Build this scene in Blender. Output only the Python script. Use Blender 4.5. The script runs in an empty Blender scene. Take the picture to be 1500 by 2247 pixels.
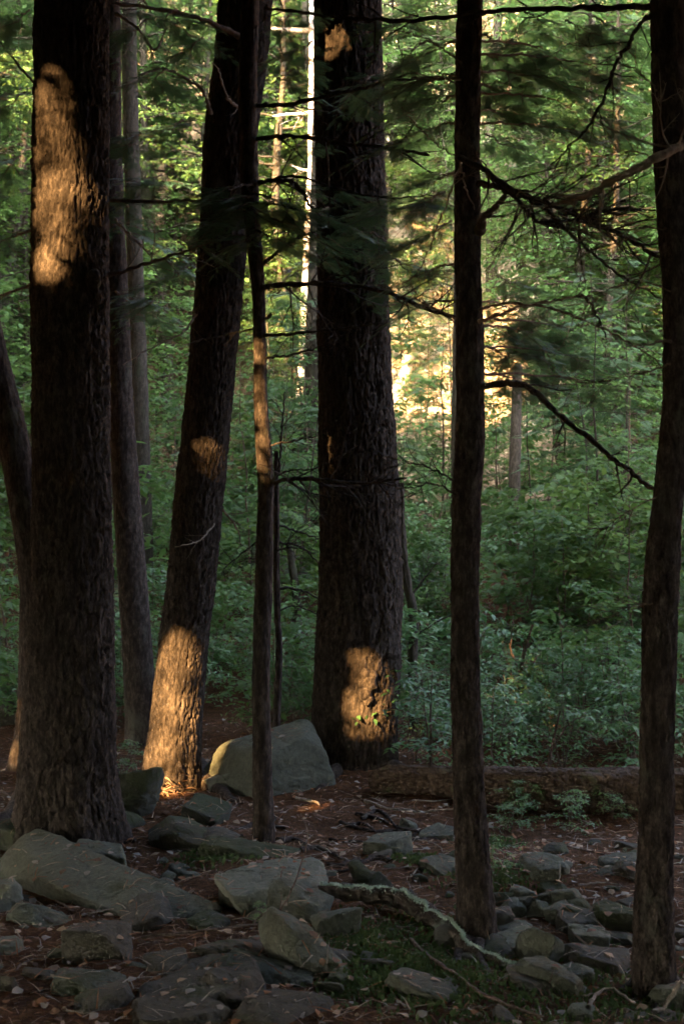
import bpy, bmesh, math, random
import numpy as np
from mathutils import Vector, Matrix

# ------------------------------------------------------------------ camera, sky, sun, exposure
scene = bpy.context.scene
C = scene.collection
CAM_H = 1.7
F = 2247 * 50 / 36.0            # focal length in pixels of the 1500 x 2247 photograph
cd = bpy.data.cameras.new('camera')
cam = bpy.data.objects.new('camera', cd); C.objects.link(cam)
cam.location = (0, 0, CAM_H); cam.rotation_euler = (math.radians(90), 0, 0)
cd.sensor_fit = 'VERTICAL'; cd.sensor_height = 36; cd.sensor_width = 24; cd.lens = 50
cd.clip_start = 0.1; cd.clip_end = 1000
cd.dof.use_dof = True; cd.dof.focus_distance = 7.6; cd.dof.aperture_fstop = 5.6
scene.camera = cam

SUN_EL, SUN_AZ = math.radians(27), math.radians(29.5)          # azimuth: to the left of straight behind the camera
SUN = np.array([-math.sin(SUN_AZ) * math.cos(SUN_EL), -math.cos(SUN_AZ) * math.cos(SUN_EL), math.sin(SUN_EL)])
w = bpy.data.worlds.new('World'); scene.world = w; w.use_nodes = True
nt = w.node_tree; nt.nodes.clear()
sky = nt.nodes.new('ShaderNodeTexSky'); sky.sky_type = 'NISHITA'; sky.sun_disc = False
sky.air_density = 0.25; sky.dust_density = 10.0; sky.ozone_density = 0.0; sky.sun_elevation = SUN_EL; sky.sun_rotation = math.atan2(SUN[0], SUN[1])
bgn = nt.nodes.new('ShaderNodeBackground'); bgn.inputs['Strength'].default_value = 0.15
out = nt.nodes.new('ShaderNodeOutputWorld')
nt.links.new(sky.outputs[0], bgn.inputs[0]); nt.links.new(bgn.outputs[0], out.inputs[0])
sd = bpy.data.lights.new('sun', 'SUN'); sd.energy = 2.9; sd.angle = math.radians(0.5); sd.color = (1.0, 0.54, 0.21)
sun = bpy.data.objects.new('sun', sd); C.objects.link(sun)
sun.location = tuple(SUN * 60); sun.rotation_euler = Vector(tuple(SUN)).to_track_quat('Z', 'Y').to_euler()
scene.view_settings.view_transform = 'Standard'; scene.view_settings.look = 'None'
scene.view_settings.exposure = 5.05; scene.view_settings.gamma = 1.0
scene.render.engine = 'CYCLES'
cy = scene.cycles
cy.max_bounces = 7; cy.diffuse_bounces = 5; cy.glossy_bounces = 2; cy.transmission_bounces = 4; cy.transparent_max_bounces = 4
cy.sample_clamp_indirect = 0.4; cy.use_denoising = True; cy.denoising_prefilter = 'FAST'
cy.caustics_reflective = False; cy.caustics_refractive = False

rng = np.random.default_rng(11)

# ------------------------------------------------------------------ noise
def _hash(ix, iy, iz):
    h = (ix * 374761393 + iy * 668265263 + iz * 1442695041) & 0xffffffff
    h = ((h ^ (h >> 13)) * 1274126177) & 0xffffffff
    return ((h ^ (h >> 16)) & 0xffff) / 32767.5 - 1.0
def vn(p):
    """value noise in -1..1 at points (N,3)"""
    p = np.asarray(p, float); f0 = np.floor(p); t = p - f0; i = f0.astype(np.int64)
    t = t * t * (3 - 2 * t); r = 0
    for dx in (0, 1):
        wx = t[:, 0] if dx else 1 - t[:, 0]
        for dy in (0, 1):
            wy = t[:, 1] if dy else 1 - t[:, 1]
            for dz in (0, 1):
                wz = t[:, 2] if dz else 1 - t[:, 2]
                r = r + wx * wy * wz * _hash(i[:, 0] + dx, i[:, 1] + dy, i[:, 2] + dz)
    return r
def fbm(p, o=3):
    r = 0; a = 1; s = 0
    for k in range(o):
        r = r + a * vn(p * 2.03 ** k + 7.3 * k); s += a; a *= .5
    return r / s
def sstep(a, b, x):
    t = np.clip((x - a) / (b - a), 0, 1); return t * t * (3 - 2 * t)

# ------------------------------------------------------------------ terrain
def gh(x, y):
    x = np.atleast_1d(np.asarray(x, float)); y = np.atleast_1d(np.asarray(y, float))
    x, y = np.broadcast_arrays(x, y); s = x.shape; x = x.ravel(); y = y.ravel()
    z = np.stack([x, y, 0 * x], 1)
    h = .07 * vn(z / 1.3 + 3) + .03 * vn(z / .5 + 9)
    far = sstep(11, 20, y)
    h = h * (1 + 3 * far)
    h += np.where(y > 11, .13 * (y - 11) * sstep(11, 14, y), 0)
    k = y - 25 + 2.0 * vn(z / 9 + 5)
    h += .52 * np.where(k > 6, k - 3, np.where(k > 0, k * k / 12, 0))
    h += sstep(26, 40, y) * (1.1 * vn(z / 6 + 1) + .5 * vn(z / 2.3))
    return h.reshape(s)
def g1(x, y): return float(gh(x, y)[0])
def P(px, py, d): return np.array([(px - 750) / F * d, d, CAM_H - (py - 1123.5) / F * d])
def G(px, py):
    d = F * CAM_H / (py - 1123.5)
    for _ in range(8):
        x = (px - 750) / F * d
        d += .7 * (F * (CAM_H - g1(x, d)) / (py - 1123.5) - d)
    return np.array([(px - 750) / F * d, d, g1((px - 750) / F * d, d)])

# shafts of sun: (point, radius) that the crowns between it and the sun leave open
SHAFT = []
def shaft(px, py, d, r): SHAFT.append((P(px, py, d), r))
for a in [(x_, y_, r_) for x_, y_, r_ in zip(np.interp(np.arange(165, 600, 36), [165, 250, 400, 480, 600], [98, 104, 122, 106, 92]), np.arange(165, 600, 36), np.interp(np.arange(165, 600, 36), [165, 300, 430, 600], [.06, .11, .11, .05]))] + [(140, 1040, .02), (162, 1060, .03), (150, 1090, .02), (172, 1085, .015), (130, 1072, .012), (72, 905, .04), (80, 1000, .02), (86, 1120, .02)]: shaft(a[0], a[1], 7.1, a[2])
for a in ((395, 1430, .11), (385, 1490, .17), (378, 1555, .19), (370, 1620, .19), (362, 1690, .17), (345, 1728, .12), (452, 975, .03), (472, 990, .03), (455, 1015, .04), (470, 1035, .02), (445, 1045, .02), (415, 1200, .02), (430, 1120, .015)): shaft(a[0], a[1], 8.8, a[2])
for a in ((568, 770, .03), (570, 815, .04), (572, 860, .045), (573, 910, .05), (575, 960, .05), (577, 1010, .045), (579, 1060, .03)): shaft(a[0], a[1], 7.3, a[2])
for a in ((806, 1450, .045), (810, 1490, .075), (808, 1530, .085), (804, 1570, .075), (799, 1605, .045), (712, 70, .1)): shaft(a[0], a[1], 9.1, a[2])
for a in ((690, 1768, 8.2, .045), (22, 890, 9.4, .06), (15, 1545, 9.0, .10), (10, 1650, 9.2, .10), (40, 1560, 9.0, .08)): shaft(*a)
for a in ((930, 900, 31, 2.2), (925, 790, 34, 2.0), (683, 150, 26, .9), (682, 300, 26, .9), (640, 60, 30, 1.2),
          (1330, 330, 24, .5), (1370, 260, 25, .5), (1300, 440, 24, .45), (1390, 520, 24, .5), (1200, 90, 26, .7), (60, 410, 26, .7), (1440, 120, 26, .7)): shaft(*a)
SP = np.array([s[0] for s in SHAFT]); SR = np.array([s[1] for s in SHAFT])
def blocked_shaft(p, mg=.16):
    """True for points that stand inside a shaft of sun"""
    m = np.zeros(len(p), bool)
    for c, r in zip(SP, SR):
        q = p - c; t = q @ SUN
        m |= (t > .4) & (np.sum((q - t[:, None] * SUN) ** 2, 1) < (r + mg) ** 2)
    return m
def in_view(p):
    x, y, z = p.T
    return (y > -.5) & (np.abs(x) < .25 * y * 1.12 + 1.0) & (z < CAM_H + .36 * y * 1.08 + .7)

# ------------------------------------------------------------------ mesh helpers
def mesh(name, v, f, mats, mi=None, smooth=True):
    v = np.ascontiguousarray(v, np.float32); f = np.ascontiguousarray(f, np.int32)
    me = bpy.data.meshes.new(name); k = f.shape[1]
    me.vertices.add(len(v)); me.vertices.foreach_set('co', v.ravel())
    me.loops.add(f.size); me.loops.foreach_set('vertex_index', f.ravel())
    me.polygons.add(len(f)); me.polygons.foreach_set('loop_start', np.arange(0, f.size, k, dtype=np.int32))
    if smooth: me.polygons.foreach_set('use_smooth', np.ones(len(f), bool))
    for m in (mats if isinstance(mats, (list, tuple)) else [mats]): me.materials.append(m)
    if mi is not None: me.polygons.foreach_set('material_index', np.asarray(mi, np.int32))
    me.update(calc_edges=True)
    return me
def obj(name, me, parent=None, baked=True):
    o = bpy.data.objects.new(name, me); C.objects.link(o)
    if parent is not None:
        o.parent = parent
        if baked:
            r = parent; off = Vector((0, 0, 0))
            while r is not None: off += r.location; r = r.parent
            o.location = -off
    return o
def tag(o, label, cat, group=None):
    o['label'] = label; o['category'] = cat
    if group: o['group'] = group
    return o
def thing(name, loc, label, cat, group=None):
    o = bpy.data.objects.new(name, None); C.objects.link(o); o.location = Vector(tuple(loc)); o.empty_display_size = .1
    return tag(o, label, cat, group)
def copy_tree(o, parent=None):
    c = o.copy(); C.objects.link(c); c.parent = parent
    for ch in o.children: copy_tree(ch, c)
    return c
def q2t(f): return np.concatenate([f[:, [0, 1, 2]], f[:, [0, 2, 3]]])
def joinm(parts):
    """[(v, tris, mat index)] -> v, f, mi"""
    V, Fc, M = [], [], []; n = 0
    for v, f, m in parts:
        if not len(f): continue
        V.append(v); Fc.append(f + n); M.append(np.full(len(f), m)); n += len(v)
    return np.concatenate(V), np.concatenate(Fc), np.concatenate(M)
def smooth_path(pts, n):
    """Catmull-Rom through rows (any columns), resampled to n rows"""
    p = np.asarray(pts, float); L = np.concatenate([[0], np.cumsum(np.linalg.norm(np.diff(p[:, :3], axis=0), axis=1))])
    q = np.concatenate([[2 * p[0] - p[1]], p, [2 * p[-1] - p[-2]]])
    s = np.linspace(0, L[-1], n); k = np.clip(np.searchsorted(L, s, 'right') - 1, 0, len(p) - 2)
    t = ((s - L[k]) / np.maximum(L[k + 1] - L[k], 1e-9))[:, None]
    a, b, c, d = q[k], q[k + 1], q[k + 2], q[k + 3]
    return .5 * (2 * b + (c - a) * t + (2 * a - 5 * b + 4 * c - d) * t ** 2 + (3 * b - a - 3 * c + d) * t ** 3)
def frames(pts):
    T = np.gradient(pts, axis=0); T /= np.linalg.norm(T, axis=1)[:, None] + 1e-12
    ref = np.array([0, 1., 0]) if abs(T[0][1]) < .8 else np.array([1., 0, 0])
    A = np.zeros_like(T); a = ref - T[0] * (ref @ T[0])
    for i in range(len(T)):
        a = a - T[i] * (a @ T[i]); a = a / (np.linalg.norm(a) + 1e-12); A[i] = a
    return T, A, np.cross(T, A)
def tube(pts, rad, k=6):
    pts = np.asarray(pts, float); n = len(pts); T, A, B = frames(pts)
    th = np.arange(k) * 2 * math.pi / k
    v = pts[:, None] + np.asarray(rad).reshape(-1, 1, 1) * (np.cos(th)[None, :, None] * A[:, None] + np.sin(th)[None, :, None] * B[:, None])
    i = np.arange(n - 1)[:, None] * k; j = np.arange(k)[None]; j2 = (j + 1) % k
    f = np.stack([i + j, i + j2, i + k + j2, i + k + j], -1).reshape(-1, 4)
    v = np.concatenate([v.reshape(-1, 3), pts[-1:] + T[-1:] * np.asarray(rad).ravel()[-1]])
    e = n * k; t = np.stack([(n - 1) * k + j[0], (n - 1) * k + j2[0], np.full(k, e)], 1)
    return v, np.concatenate([q2t(f), t])
def tubes(lst):
    V, Fc = [], []; n = 0
    for pts, r0, r1, k in lst:
        v, f = tube(pts, np.linspace(r0, r1, len(pts)), k); V.append(v); Fc.append(f + n); n += len(v)
    return np.concatenate(V), np.concatenate(Fc)
def batch(tv, tf, pos, X, Y, Z, sc):
    """copies of a template (tv, tf) with axes X,Y,Z (n,3) and scale sc (n,)"""
    sc = np.asarray(sc).reshape(-1, 1, 1)
    v = pos[:, None] + sc * (tv[None, :, 0:1] * X[:, None] + tv[None, :, 1:2] * Y[:, None] + tv[None, :, 2:3] * Z[:, None])
    n, k = len(pos), len(tv)
    return v.reshape(-1, 3), (tf[None] + (np.arange(n) * k)[:, None, None]).reshape(-1, tf.shape[1])
def nrm(a): return a / (np.linalg.norm(a, axis=-1, keepdims=True) + 1e-12)
def axes(Y, up):
    Y = nrm(Y); X = nrm(np.cross(Y, up)); return X, Y, np.cross(X, Y)

# ------------------------------------------------------------------ materials
class NT:
    def __init__(s, name):
        s.m = bpy.data.materials.new(name); s.m.use_nodes = True; s.t = s.m.node_tree; s.t.nodes.clear()
        s.out = s.n('ShaderNodeOutputMaterial'); s.b = s.n('ShaderNodeBsdfPrincipled'); s.l(s.b.outputs[0], s.out.inputs[0])
    def n(s, t, **k):
        n = s.t.nodes.new(t)
        for a, b in k.items(): setattr(n, a, b)
        return n
    def l(s, a, b): s.t.links.new(a, b)
    def coord(s, scale=(1, 1, 1), world=False):
        m = s.n('ShaderNodeMapping'); m.inputs['Scale'].default_value = scale
        if world: s.l(s.n('ShaderNodeNewGeometry').outputs['Position'], m.inputs[0])
        else: s.l(s.n('ShaderNodeTexCoord').outputs['Object'], m.inputs[0])
        return m.outputs[0]
    def noise(s, c, scale, detail=4, rough=.6):
        n = s.n('ShaderNodeTexNoise'); n.inputs['Scale'].default_value = scale; n.inputs['Detail'].default_value = detail; n.inputs['Roughness'].default_value = rough
        s.l(c, n.inputs['Vector']); return n.outputs[0]
    def ramp(s, f, stops):
        r = s.n('ShaderNodeValToRGB'); e = r.color_ramp.elements
        while len(e) < len(stops): e.new(.5)
        for k, (p, c) in enumerate(stops):
            e[k].position = p; e[k].color = (*c, 1) if len(c) == 3 else c
        s.l(f, r.inputs[0]); return r.outputs[0]
    def mix(s, f, a, b):
        m = s.n('ShaderNodeMix'); m.data_type = 'RGBA'
        for v, i in ((f, 0), (a, 6), (b, 7)):
            if isinstance(v, (int, float)): m.inputs[i].default_value = v
            elif isinstance(v, tuple): m.inputs[i].default_value = (*v, 1)
            else: s.l(v, m.inputs[i])
        return m.outputs[2]
    def math(s, op, a, b=0.0):
        m = s.n('ShaderNodeMath'); m.operation = op
        for v, i in ((a, 0), (b, 1)):
            if isinstance(v, (int, float)): m.inputs[i].default_value = v
            else: s.l(v, m.inputs[i])
        return m.outputs[0]
    def bump(s, h, strength, dist):
        b = s.n('ShaderNodeBump'); b.inputs['Strength'].default_value = strength; b.inputs['Distance'].default_value = dist
        s.l(h, b.inputs['Height']); s.l(b.outputs[0], s.b.inputs['Normal'])
    def done(s, col, rough=.9, spec=.2):
        if isinstance(col, tuple): s.b.inputs['Base Color'].default_value = (*col, 1)
        else: s.l(col, s.b.inputs['Base Color'])
        s.b.inputs['Roughness'].default_value = rough; s.b.inputs['Specular IOR Level'].default_value = spec
        return s.m
def bark_mat(name, c0, c1, c2, lichen=.0, lc=(.3, .34, .27), fine=90):
    s = NT(name); c = s.coord((1, 1, .42), True)
    a = s.noise(c, 38, 7, .78); col = s.ramp(a, [(.38, c0), (.5, c1), (.64, c2)])
    if lichen:
        b = s.noise(s.coord((1, 1, .6), True), 6, 5, .7); col = s.mix(s.ramp(b, [(.62 - lichen, (0, 0, 0)), (.74 - lichen, (1, 1, 1))]), col, lc)
    s.bump(s.math('ADD', s.noise(c, fine, 5, .7), s.math('MULTIPLY', a, .8)), .8, .008)
    return s.done(col, .92, .15)
M_PINE = bark_mat('pine_bark', (.011, .009, .007), (.031, .0262, .0205), (.078, .066, .052), .0)
M_HEM = bark_mat('hemlock_bark', (.011, .009, .007), (.03, .025, .02), (.085, .074, .06), .05, (.07, .075, .058), 120)
M_MOSSBARK = bark_mat('mossy_bark', (.045, .04, .03), (.075, .066, .05), (.12, .11, .085), .04, (.07, .085, .05))
M_DEAD = bark_mat('bleached_wood', (.45, .42, .37), (.6, .57, .52), (.74, .71, .66))
M_LOG = bark_mat('rotting_bark', (.035, .025, .018), (.07, .052, .037), (.13, .10, .07), .05, (.08, .11, .05))
M_LICHEN = bark_mat('lichen_bark', (.03, .025, .02), (.06, .052, .042), (.11, .105, .085), .09, (.2, .27, .22))
M_TWIG = bark_mat('twig_bark', (.07, .052, .04), (.12, .092, .07), (.19, .155, .12))
M_PALE = bark_mat('pale_dead_wood', (.13, .11, .085), (.2, .175, .14), (.29, .26, .21))
M_FARBARK = bark_mat('grey_green_bark', (.03, .027, .02), (.052, .048, .036), (.088, .082, .064), .04, (.06, .075, .045))

def leaf_mat(name, c0, c1, trans=.38, rough=.55, spec=.25):
    s = NT(name); oi = s.n('ShaderNodeObjectInfo')
    a = s.noise(s.coord((1, 1, 1), True), 3.0, 3, .7)
    f = s.math('ADD', s.math('MULTIPLY', oi.outputs['Random'], .5), s.math('MULTIPLY', a, .6))
    col = s.ramp(f, [(.2, c0), (.75, c1)])
    s.done(col, rough, spec)
    tr = s.n('ShaderNodeBsdfTranslucent'); mx = s.n('ShaderNodeMixShader'); mx.inputs[0].default_value = trans
    hs = s.n('ShaderNodeHueSaturation'); hs.inputs['Hue'].default_value = .48; hs.inputs['Value'].default_value = 1.3; s.l(col, hs.inputs['Color']); s.l(hs.outputs[0], tr.inputs[0])
    s.l(s.b.outputs[0], mx.inputs[1]); s.l(tr.outputs[0], mx.inputs[2]); s.l(mx.outputs[0], s.out.inputs[0])
    return s.m
M_LEAF = leaf_mat('broad_leaf', (.05, .125, .04), (.1, .205, .055))
M_LAUREL = leaf_mat('shrub_leaf', (.04, .125, .04), (.1, .225, .07), .35, .42, .5)
M_NEEDLE = leaf_mat('hemlock_needle', (.04, .095, .042), (.078, .145, .06), .3, .5, .35)
M_YELLOW = leaf_mat('yellowish_leaf', (.055, .125, .035), (.1, .19, .045), .4)  # slightly yellower green than the broad leaf
M_MOSS = leaf_mat('moss', (.035, .065, .025), (.075, .12, .045), .2, .9, .1)

def rock_mat(name, c0, c1, moss=.3, lich=.3):
    s = NT(name); c = s.coord((1, 1, 1), True)
    a = s.noise(c, 5, 8, .7); b = s.noise(c, 40, 5, .75)
    col = s.mix(.5, s.ramp(a, [(.3, c0), (.7, c1)]), s.ramp(b, [(.3, c0), (.7, c1)]))
    l = s.noise(c, 11, 6, .75); col = s.mix(s.ramp(l, [(.72 - .2 * lich, (0, 0, 0)), (.8 - .2 * lich, (1, 1, 1))]), col, (.24, .27, .22))
    geo = s.n('ShaderNodeNewGeometry'); sx = s.n('ShaderNodeSeparateXYZ'); s.l(geo.outputs['Normal'], sx.inputs[0])
    m = s.math('ADD', s.noise(c, 4, 7, .75), s.math('MULTIPLY', sx.outputs[2], .08))
    col = s.mix(s.ramp(m, [(.72 - .25 * moss, (0, 0, 0)), (.8 - .25 * moss, (1, 1, 1))]), col, (.045, .06, .028))
    s.bump(s.math('ADD', s.math('MULTIPLY', a, 2.0), b), 1.0, .02)
    return s.done(col, .88, .25)
M_ROCK = rock_mat('grey_stone', (.05, .06, .043), (.135, .155, .115), .4, .25)
M_ROCKM = rock_mat('mossy_stone', (.033, .037, .026), (.078, .084, .06), .85, .2)
M_ROCKP = rock_mat('pale_lichen_stone', (.075, .09, .067), (.185, .21, .16), .3, .5)
M_ROCKB = rock_mat('brown_stone', (.045, .045, .034), (.1, .1, .076), .4, .1)

def ground_mat():
    s = NT('forest_floor'); c = s.coord((1, 1, 1), True)
    a = s.noise(c, 2.2, 7, .7); b = s.noise(c, 60, 5, .8); e = s.noise(c, 14, 6, .7)
    col = s.ramp(s.math('ADD', s.math('MULTIPLY', b, .6), s.math('MULTIPLY', e, .4)), [(.34, (.02, .011, .0055)), (.5, (.07, .035, .016)), (.62, (.14, .07, .033)), (.75, (.22, .135, .072))])
    m = s.noise(s.coord((1, 1, 1), True), 1.3, 8, .75)
    col = s.mix(s.ramp(m, [(.6, (0, 0, 0)), (.7, (1, 1, 1))]), col, s.ramp(b, [(.3, (.018, .026, .012)), (.7, (.05, .075, .03))]))
    # the far bank: brown leaf litter; the pale ramp is for the sunlit strip
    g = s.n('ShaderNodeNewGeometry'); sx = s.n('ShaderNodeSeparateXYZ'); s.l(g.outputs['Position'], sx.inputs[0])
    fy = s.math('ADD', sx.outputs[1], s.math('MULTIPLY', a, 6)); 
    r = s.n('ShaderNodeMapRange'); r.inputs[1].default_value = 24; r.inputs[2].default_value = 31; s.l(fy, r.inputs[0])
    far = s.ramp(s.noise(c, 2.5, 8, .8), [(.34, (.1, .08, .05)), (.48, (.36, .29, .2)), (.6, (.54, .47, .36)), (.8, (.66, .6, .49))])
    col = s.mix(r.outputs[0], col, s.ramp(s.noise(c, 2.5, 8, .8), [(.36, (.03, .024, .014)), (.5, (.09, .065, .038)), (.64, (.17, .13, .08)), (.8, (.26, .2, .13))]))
    # a strip down the bank painted paler to imitate blown-out sunlight
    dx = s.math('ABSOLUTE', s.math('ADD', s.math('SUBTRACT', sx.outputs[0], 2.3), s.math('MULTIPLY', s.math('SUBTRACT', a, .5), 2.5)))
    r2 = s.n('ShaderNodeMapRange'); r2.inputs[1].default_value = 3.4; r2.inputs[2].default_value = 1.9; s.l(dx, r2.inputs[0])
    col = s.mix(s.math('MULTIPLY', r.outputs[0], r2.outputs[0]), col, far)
    s.bump(s.math('ADD', b, s.math('MULTIPLY', e, 1.5)), 1.0, .02)
    return s.done(col, .95, .1)
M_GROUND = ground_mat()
def plain(name, c0, c1, sc=25):
    s = NT(name); return s.done(s.ramp(s.noise(s.coord(world=True), sc, 3), [(.3, c0), (.7, c1)]), .85, .2)
M_L = [plain('litter_rust', (.14, .065, .028), (.24, .12, .055)), plain('litter_brown', (.08, .048, .028), (.15, .095, .06)), plain('litter_tan', (.22, .16, .1), (.36, .27, .18)), plain('litter_grey', (.17, .155, .125), (.28, .255, .21))]

# ------------------------------------------------------------------ ground
def ax(*seg): return np.unique(np.concatenate([np.arange(a, b, st) for a, b, st in seg]))
gx = ax((-200, -70, 20), (-70, -12, 2.5), (-12, -4.5, .4), (-4.5, 4.5, .055), (4.5, 12, .4), (12, 70, 2.5), (70, 201, 20))
gy = ax((-200, -30, 20), (-30, -3, 2.), (-3, 3.2, .3), (3.2, 11.5, .055), (11.5, 30, .3), (30, 95, 1.2), (95, 140, 8))
X, Y = np.meshgrid(gx, gy); Z = gh(X, Y)
near = ((Y > 3) & (Y < 12) & (np.abs(X) < 5)).ravel()
q = np.stack([X.ravel(), Y.ravel(), 0 * X.ravel()], 1)
zz = Z.ravel(); zz[near] += .018 * fbm(q[near] * 9, 3) + .010 * vn(q[near] * 31)
v = np.stack([X.ravel(), Y.ravel(), zz], 1)
nx, ny = len(gx), len(gy); i = (np.arange(ny - 1)[:, None] * nx + np.arange(nx - 1)[None]).ravel()
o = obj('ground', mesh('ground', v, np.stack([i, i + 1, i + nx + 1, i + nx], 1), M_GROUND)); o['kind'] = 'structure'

# ------------------------------------------------------------------ barked trunks
def barked(pts, nseg, step, wbark, depth, flare=None, lobes=.05, seed=0, cap=False):
    """pts rows (x,y,z,r). Returns v, quads of a fissured tube; flare=(height, amount, n, phase)"""
    p = np.asarray(pts, float); L = np.sum(np.linalg.norm(np.diff(p[:, :3], axis=0), axis=1)); n = max(8, int(L / step))
    p = smooth_path(p, n); c = p[:, :3]; r = p[:, 3]; T, A, B = frames(c)
    s = np.concatenate([[0], np.cumsum(np.linalg.norm(np.diff(c, axis=0), axis=1))])
    th = np.arange(nseg) * 2 * math.pi / nseg; ct, st = np.cos(th), np.sin(th)
    R = np.repeat(r[:, None], nseg, 1); rm = r.mean()
    q0 = np.stack(np.broadcast_arrays(ct[None] * 1.3, st[None] * 1.3, s[:, None] * 1.1 + seed * 5.1), -1).reshape(-1, 3)
    R = R * (1 + lobes * vn(q0).reshape(n, nseg))
    if flare:
        fh, fa, fn, ph = flare; e = np.exp(-s / fh)[:, None]
        lob = .5 + .5 * np.cos(fn * th + ph + .9 * np.sin(th * 2 + seed))[None]
        R = R * (1 + fa * e ** 1.0 * (.35 + lob ** 1.5) + .12 * np.exp(-s / (fh * 3.2))[:, None] * lob)
    q = np.stack(np.broadcast_arrays(ct[None] * rm / wbark, st[None] * rm / wbark, s[:, None] / (wbark * 4.2) + seed * 3.7), -1).reshape(-1, 3).copy()
    q += .4 * np.stack([vn(q * .9 + 11), vn(q * .9 + 23), .6 * vn(q * .9 + 31)], 1)
    jag = .3 * vn(q * np.array([3.1, 3.1, 5.]) + 61)
    cr = 1 - sstep(.02, .22, np.abs(vn(q) + jag)); cr2 = 1 - sstep(.02, .2, np.abs(vn(q * np.array([1.6, 1.6, 2.9]) + 41) + jag))
    d = -depth * np.maximum(cr, .6 * cr2) + depth * .45 * vn(q * np.array([2.4, 2.4, 7.]) + 5) + depth * .6 * vn(q * .45 + 77)
    R = R + d.reshape(n, nseg)
    v = c[:, None] + R[..., None] * (ct[None, :, None] * A[:, None] + st[None, :, None] * B[:, None])
    i = np.arange(n - 1)[:, None] * nseg; j = np.arange(nseg)[None]; j2 = (j + 1) % nseg
    f = np.stack([i + j, i + j2, i + nseg + j2, i + nseg + j], -1).reshape(-1, 4)
    return v.reshape(-1, 3), f
def trunk_rows(rows, d, below=.25, above=None, d_top=None):
    """rows [(px, py, width px)] top to bottom -> rows (x,y,z,r) bottom to top, run on below the ground and above the frame"""
    rows = sorted(rows, key=lambda a: -a[1]); o = []
    y0, y1 = rows[0][1], rows[-1][1]
    for px, py, wd in rows:
        dd = d if d_top is None else d + (d_top - d) * (y0 - py) / (y0 - y1)
        o.append([*P(px, py, dd), wd / 2 / F * dd])
    b = np.array(o[0]); k = b - np.array(o[1]); k = k / abs(k[2]); o.insert(0, [*(b[:3] + k[:3] * below), b[3] * 1.02])
    if above:
        t = np.array(o[-1]); k = t - np.array(o[-2]); k = k / abs(k[2]) * .6; h = above - t[2]
        for q in (.33, .66, 1.0): o.append([t[0] + k[0] * h * q, t[1] + k[1] * h * q, t[2] + h * q, t[3] * (1 - .75 * q)])
    return o

# canopy spray: a fan of narrow needled twigs
def make_fan():
    V, Fc = [], []
    for k, a in enumerate(np.linspace(-1.0, 1.0, 5)):
        L = 1 - .35 * abs(a); b = len(V)
        dx, dy = math.sin(a) * L, math.cos(a) * L; nx_, ny_ = -math.cos(a) * .17, math.sin(a) * .17
        V += [(0, .0, 0), (dx * .92 + nx_ * .8, dy * .92 + ny_ * .8, -.06), (dx - nx_ * .6, dy - ny_ * .6, -.1)]
        Fc += [(b, b + 1, b + 2)]
    return np.array(V, float), np.array(Fc)
FAN = make_fan()
def crown_mesh(name, c, rx, z0, z1, n, seed, size=(.5, .8), cone=.45):
    """needle sprays spread through a crown; those in a shaft of sun or before the lens are not there"""
    g = np.random.default_rng(seed)
    t = g.random(n); z = z0 + (z1 - z0) * t; R = rx * (1 - cone * t) * np.sqrt(g.random(n)) * (.8 + .3 * np.sin(t * 25 + seed)); a = g.random(n) * 2 * math.pi
    p = np.stack([c[0] + R * np.cos(a), c[1] + R * np.sin(a), z - .12 * R], 1)
    k = ~in_view(p); k &= np.linalg.norm(p - np.array([0, 0, CAM_H]), axis=1) > 2.2
    p, a = p[k], a[k]; n = len(p); sz = g.uniform(*size, n)
    Yd = nrm(np.stack([np.cos(a + g.normal(0, .6, n)), np.sin(a + g.normal(0, .6, n)), g.normal(-.2, .25, n)], 1))
    up = nrm(np.stack([g.normal(0, .45, n), g.normal(0, .45, n), np.ones(n)], 1)); Xa, Ya, Za = axes(Yd, up)
    near = np.zeros(n, bool); mid = p + Ya * sz[:, None] * .5
    for c_, r_ in zip(SP, SR):
        e = mid - c_; tt = e @ SUN; near |= (tt > 0) & (r_ < .4) & (np.sum((e - tt[:, None] * SUN) ** 2, 1) < (r_ + .5) ** 2)
    k = np.repeat(np.nonzero(near)[0], 5); o_ = ~near      # smaller sprays where the light comes through
    p = np.concatenate([p[o_], mid[k] + g.uniform(-.28, .28, (len(k), 3))]); Xa, Ya, Za = [np.concatenate([q[o_], q[k]]) for q in (Xa, Ya, Za)]; sz = np.concatenate([sz[o_], sz[k] * g.uniform(.35, .5, len(k))])
    v, f = batch(*FAN, p, Xa, Ya, Za, sz); t = v[f]
    q = np.concatenate([t, t.mean(1, keepdims=True), (t[:, :1] + t[:, 1:2]) / 2], 1); bad = blocked_shaft(q.reshape(-1, 3), .0).reshape(len(f), -1).any(1)
    bad &= g.random(len(f)) > .05
    f = f[~bad]; used = np.unique(f); mp = np.zeros(len(v), np.int64); mp[used] = np.arange(len(used)); v = v[used]; f = mp[f]
    return mesh(name, v, f, M_NEEDLE)

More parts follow.
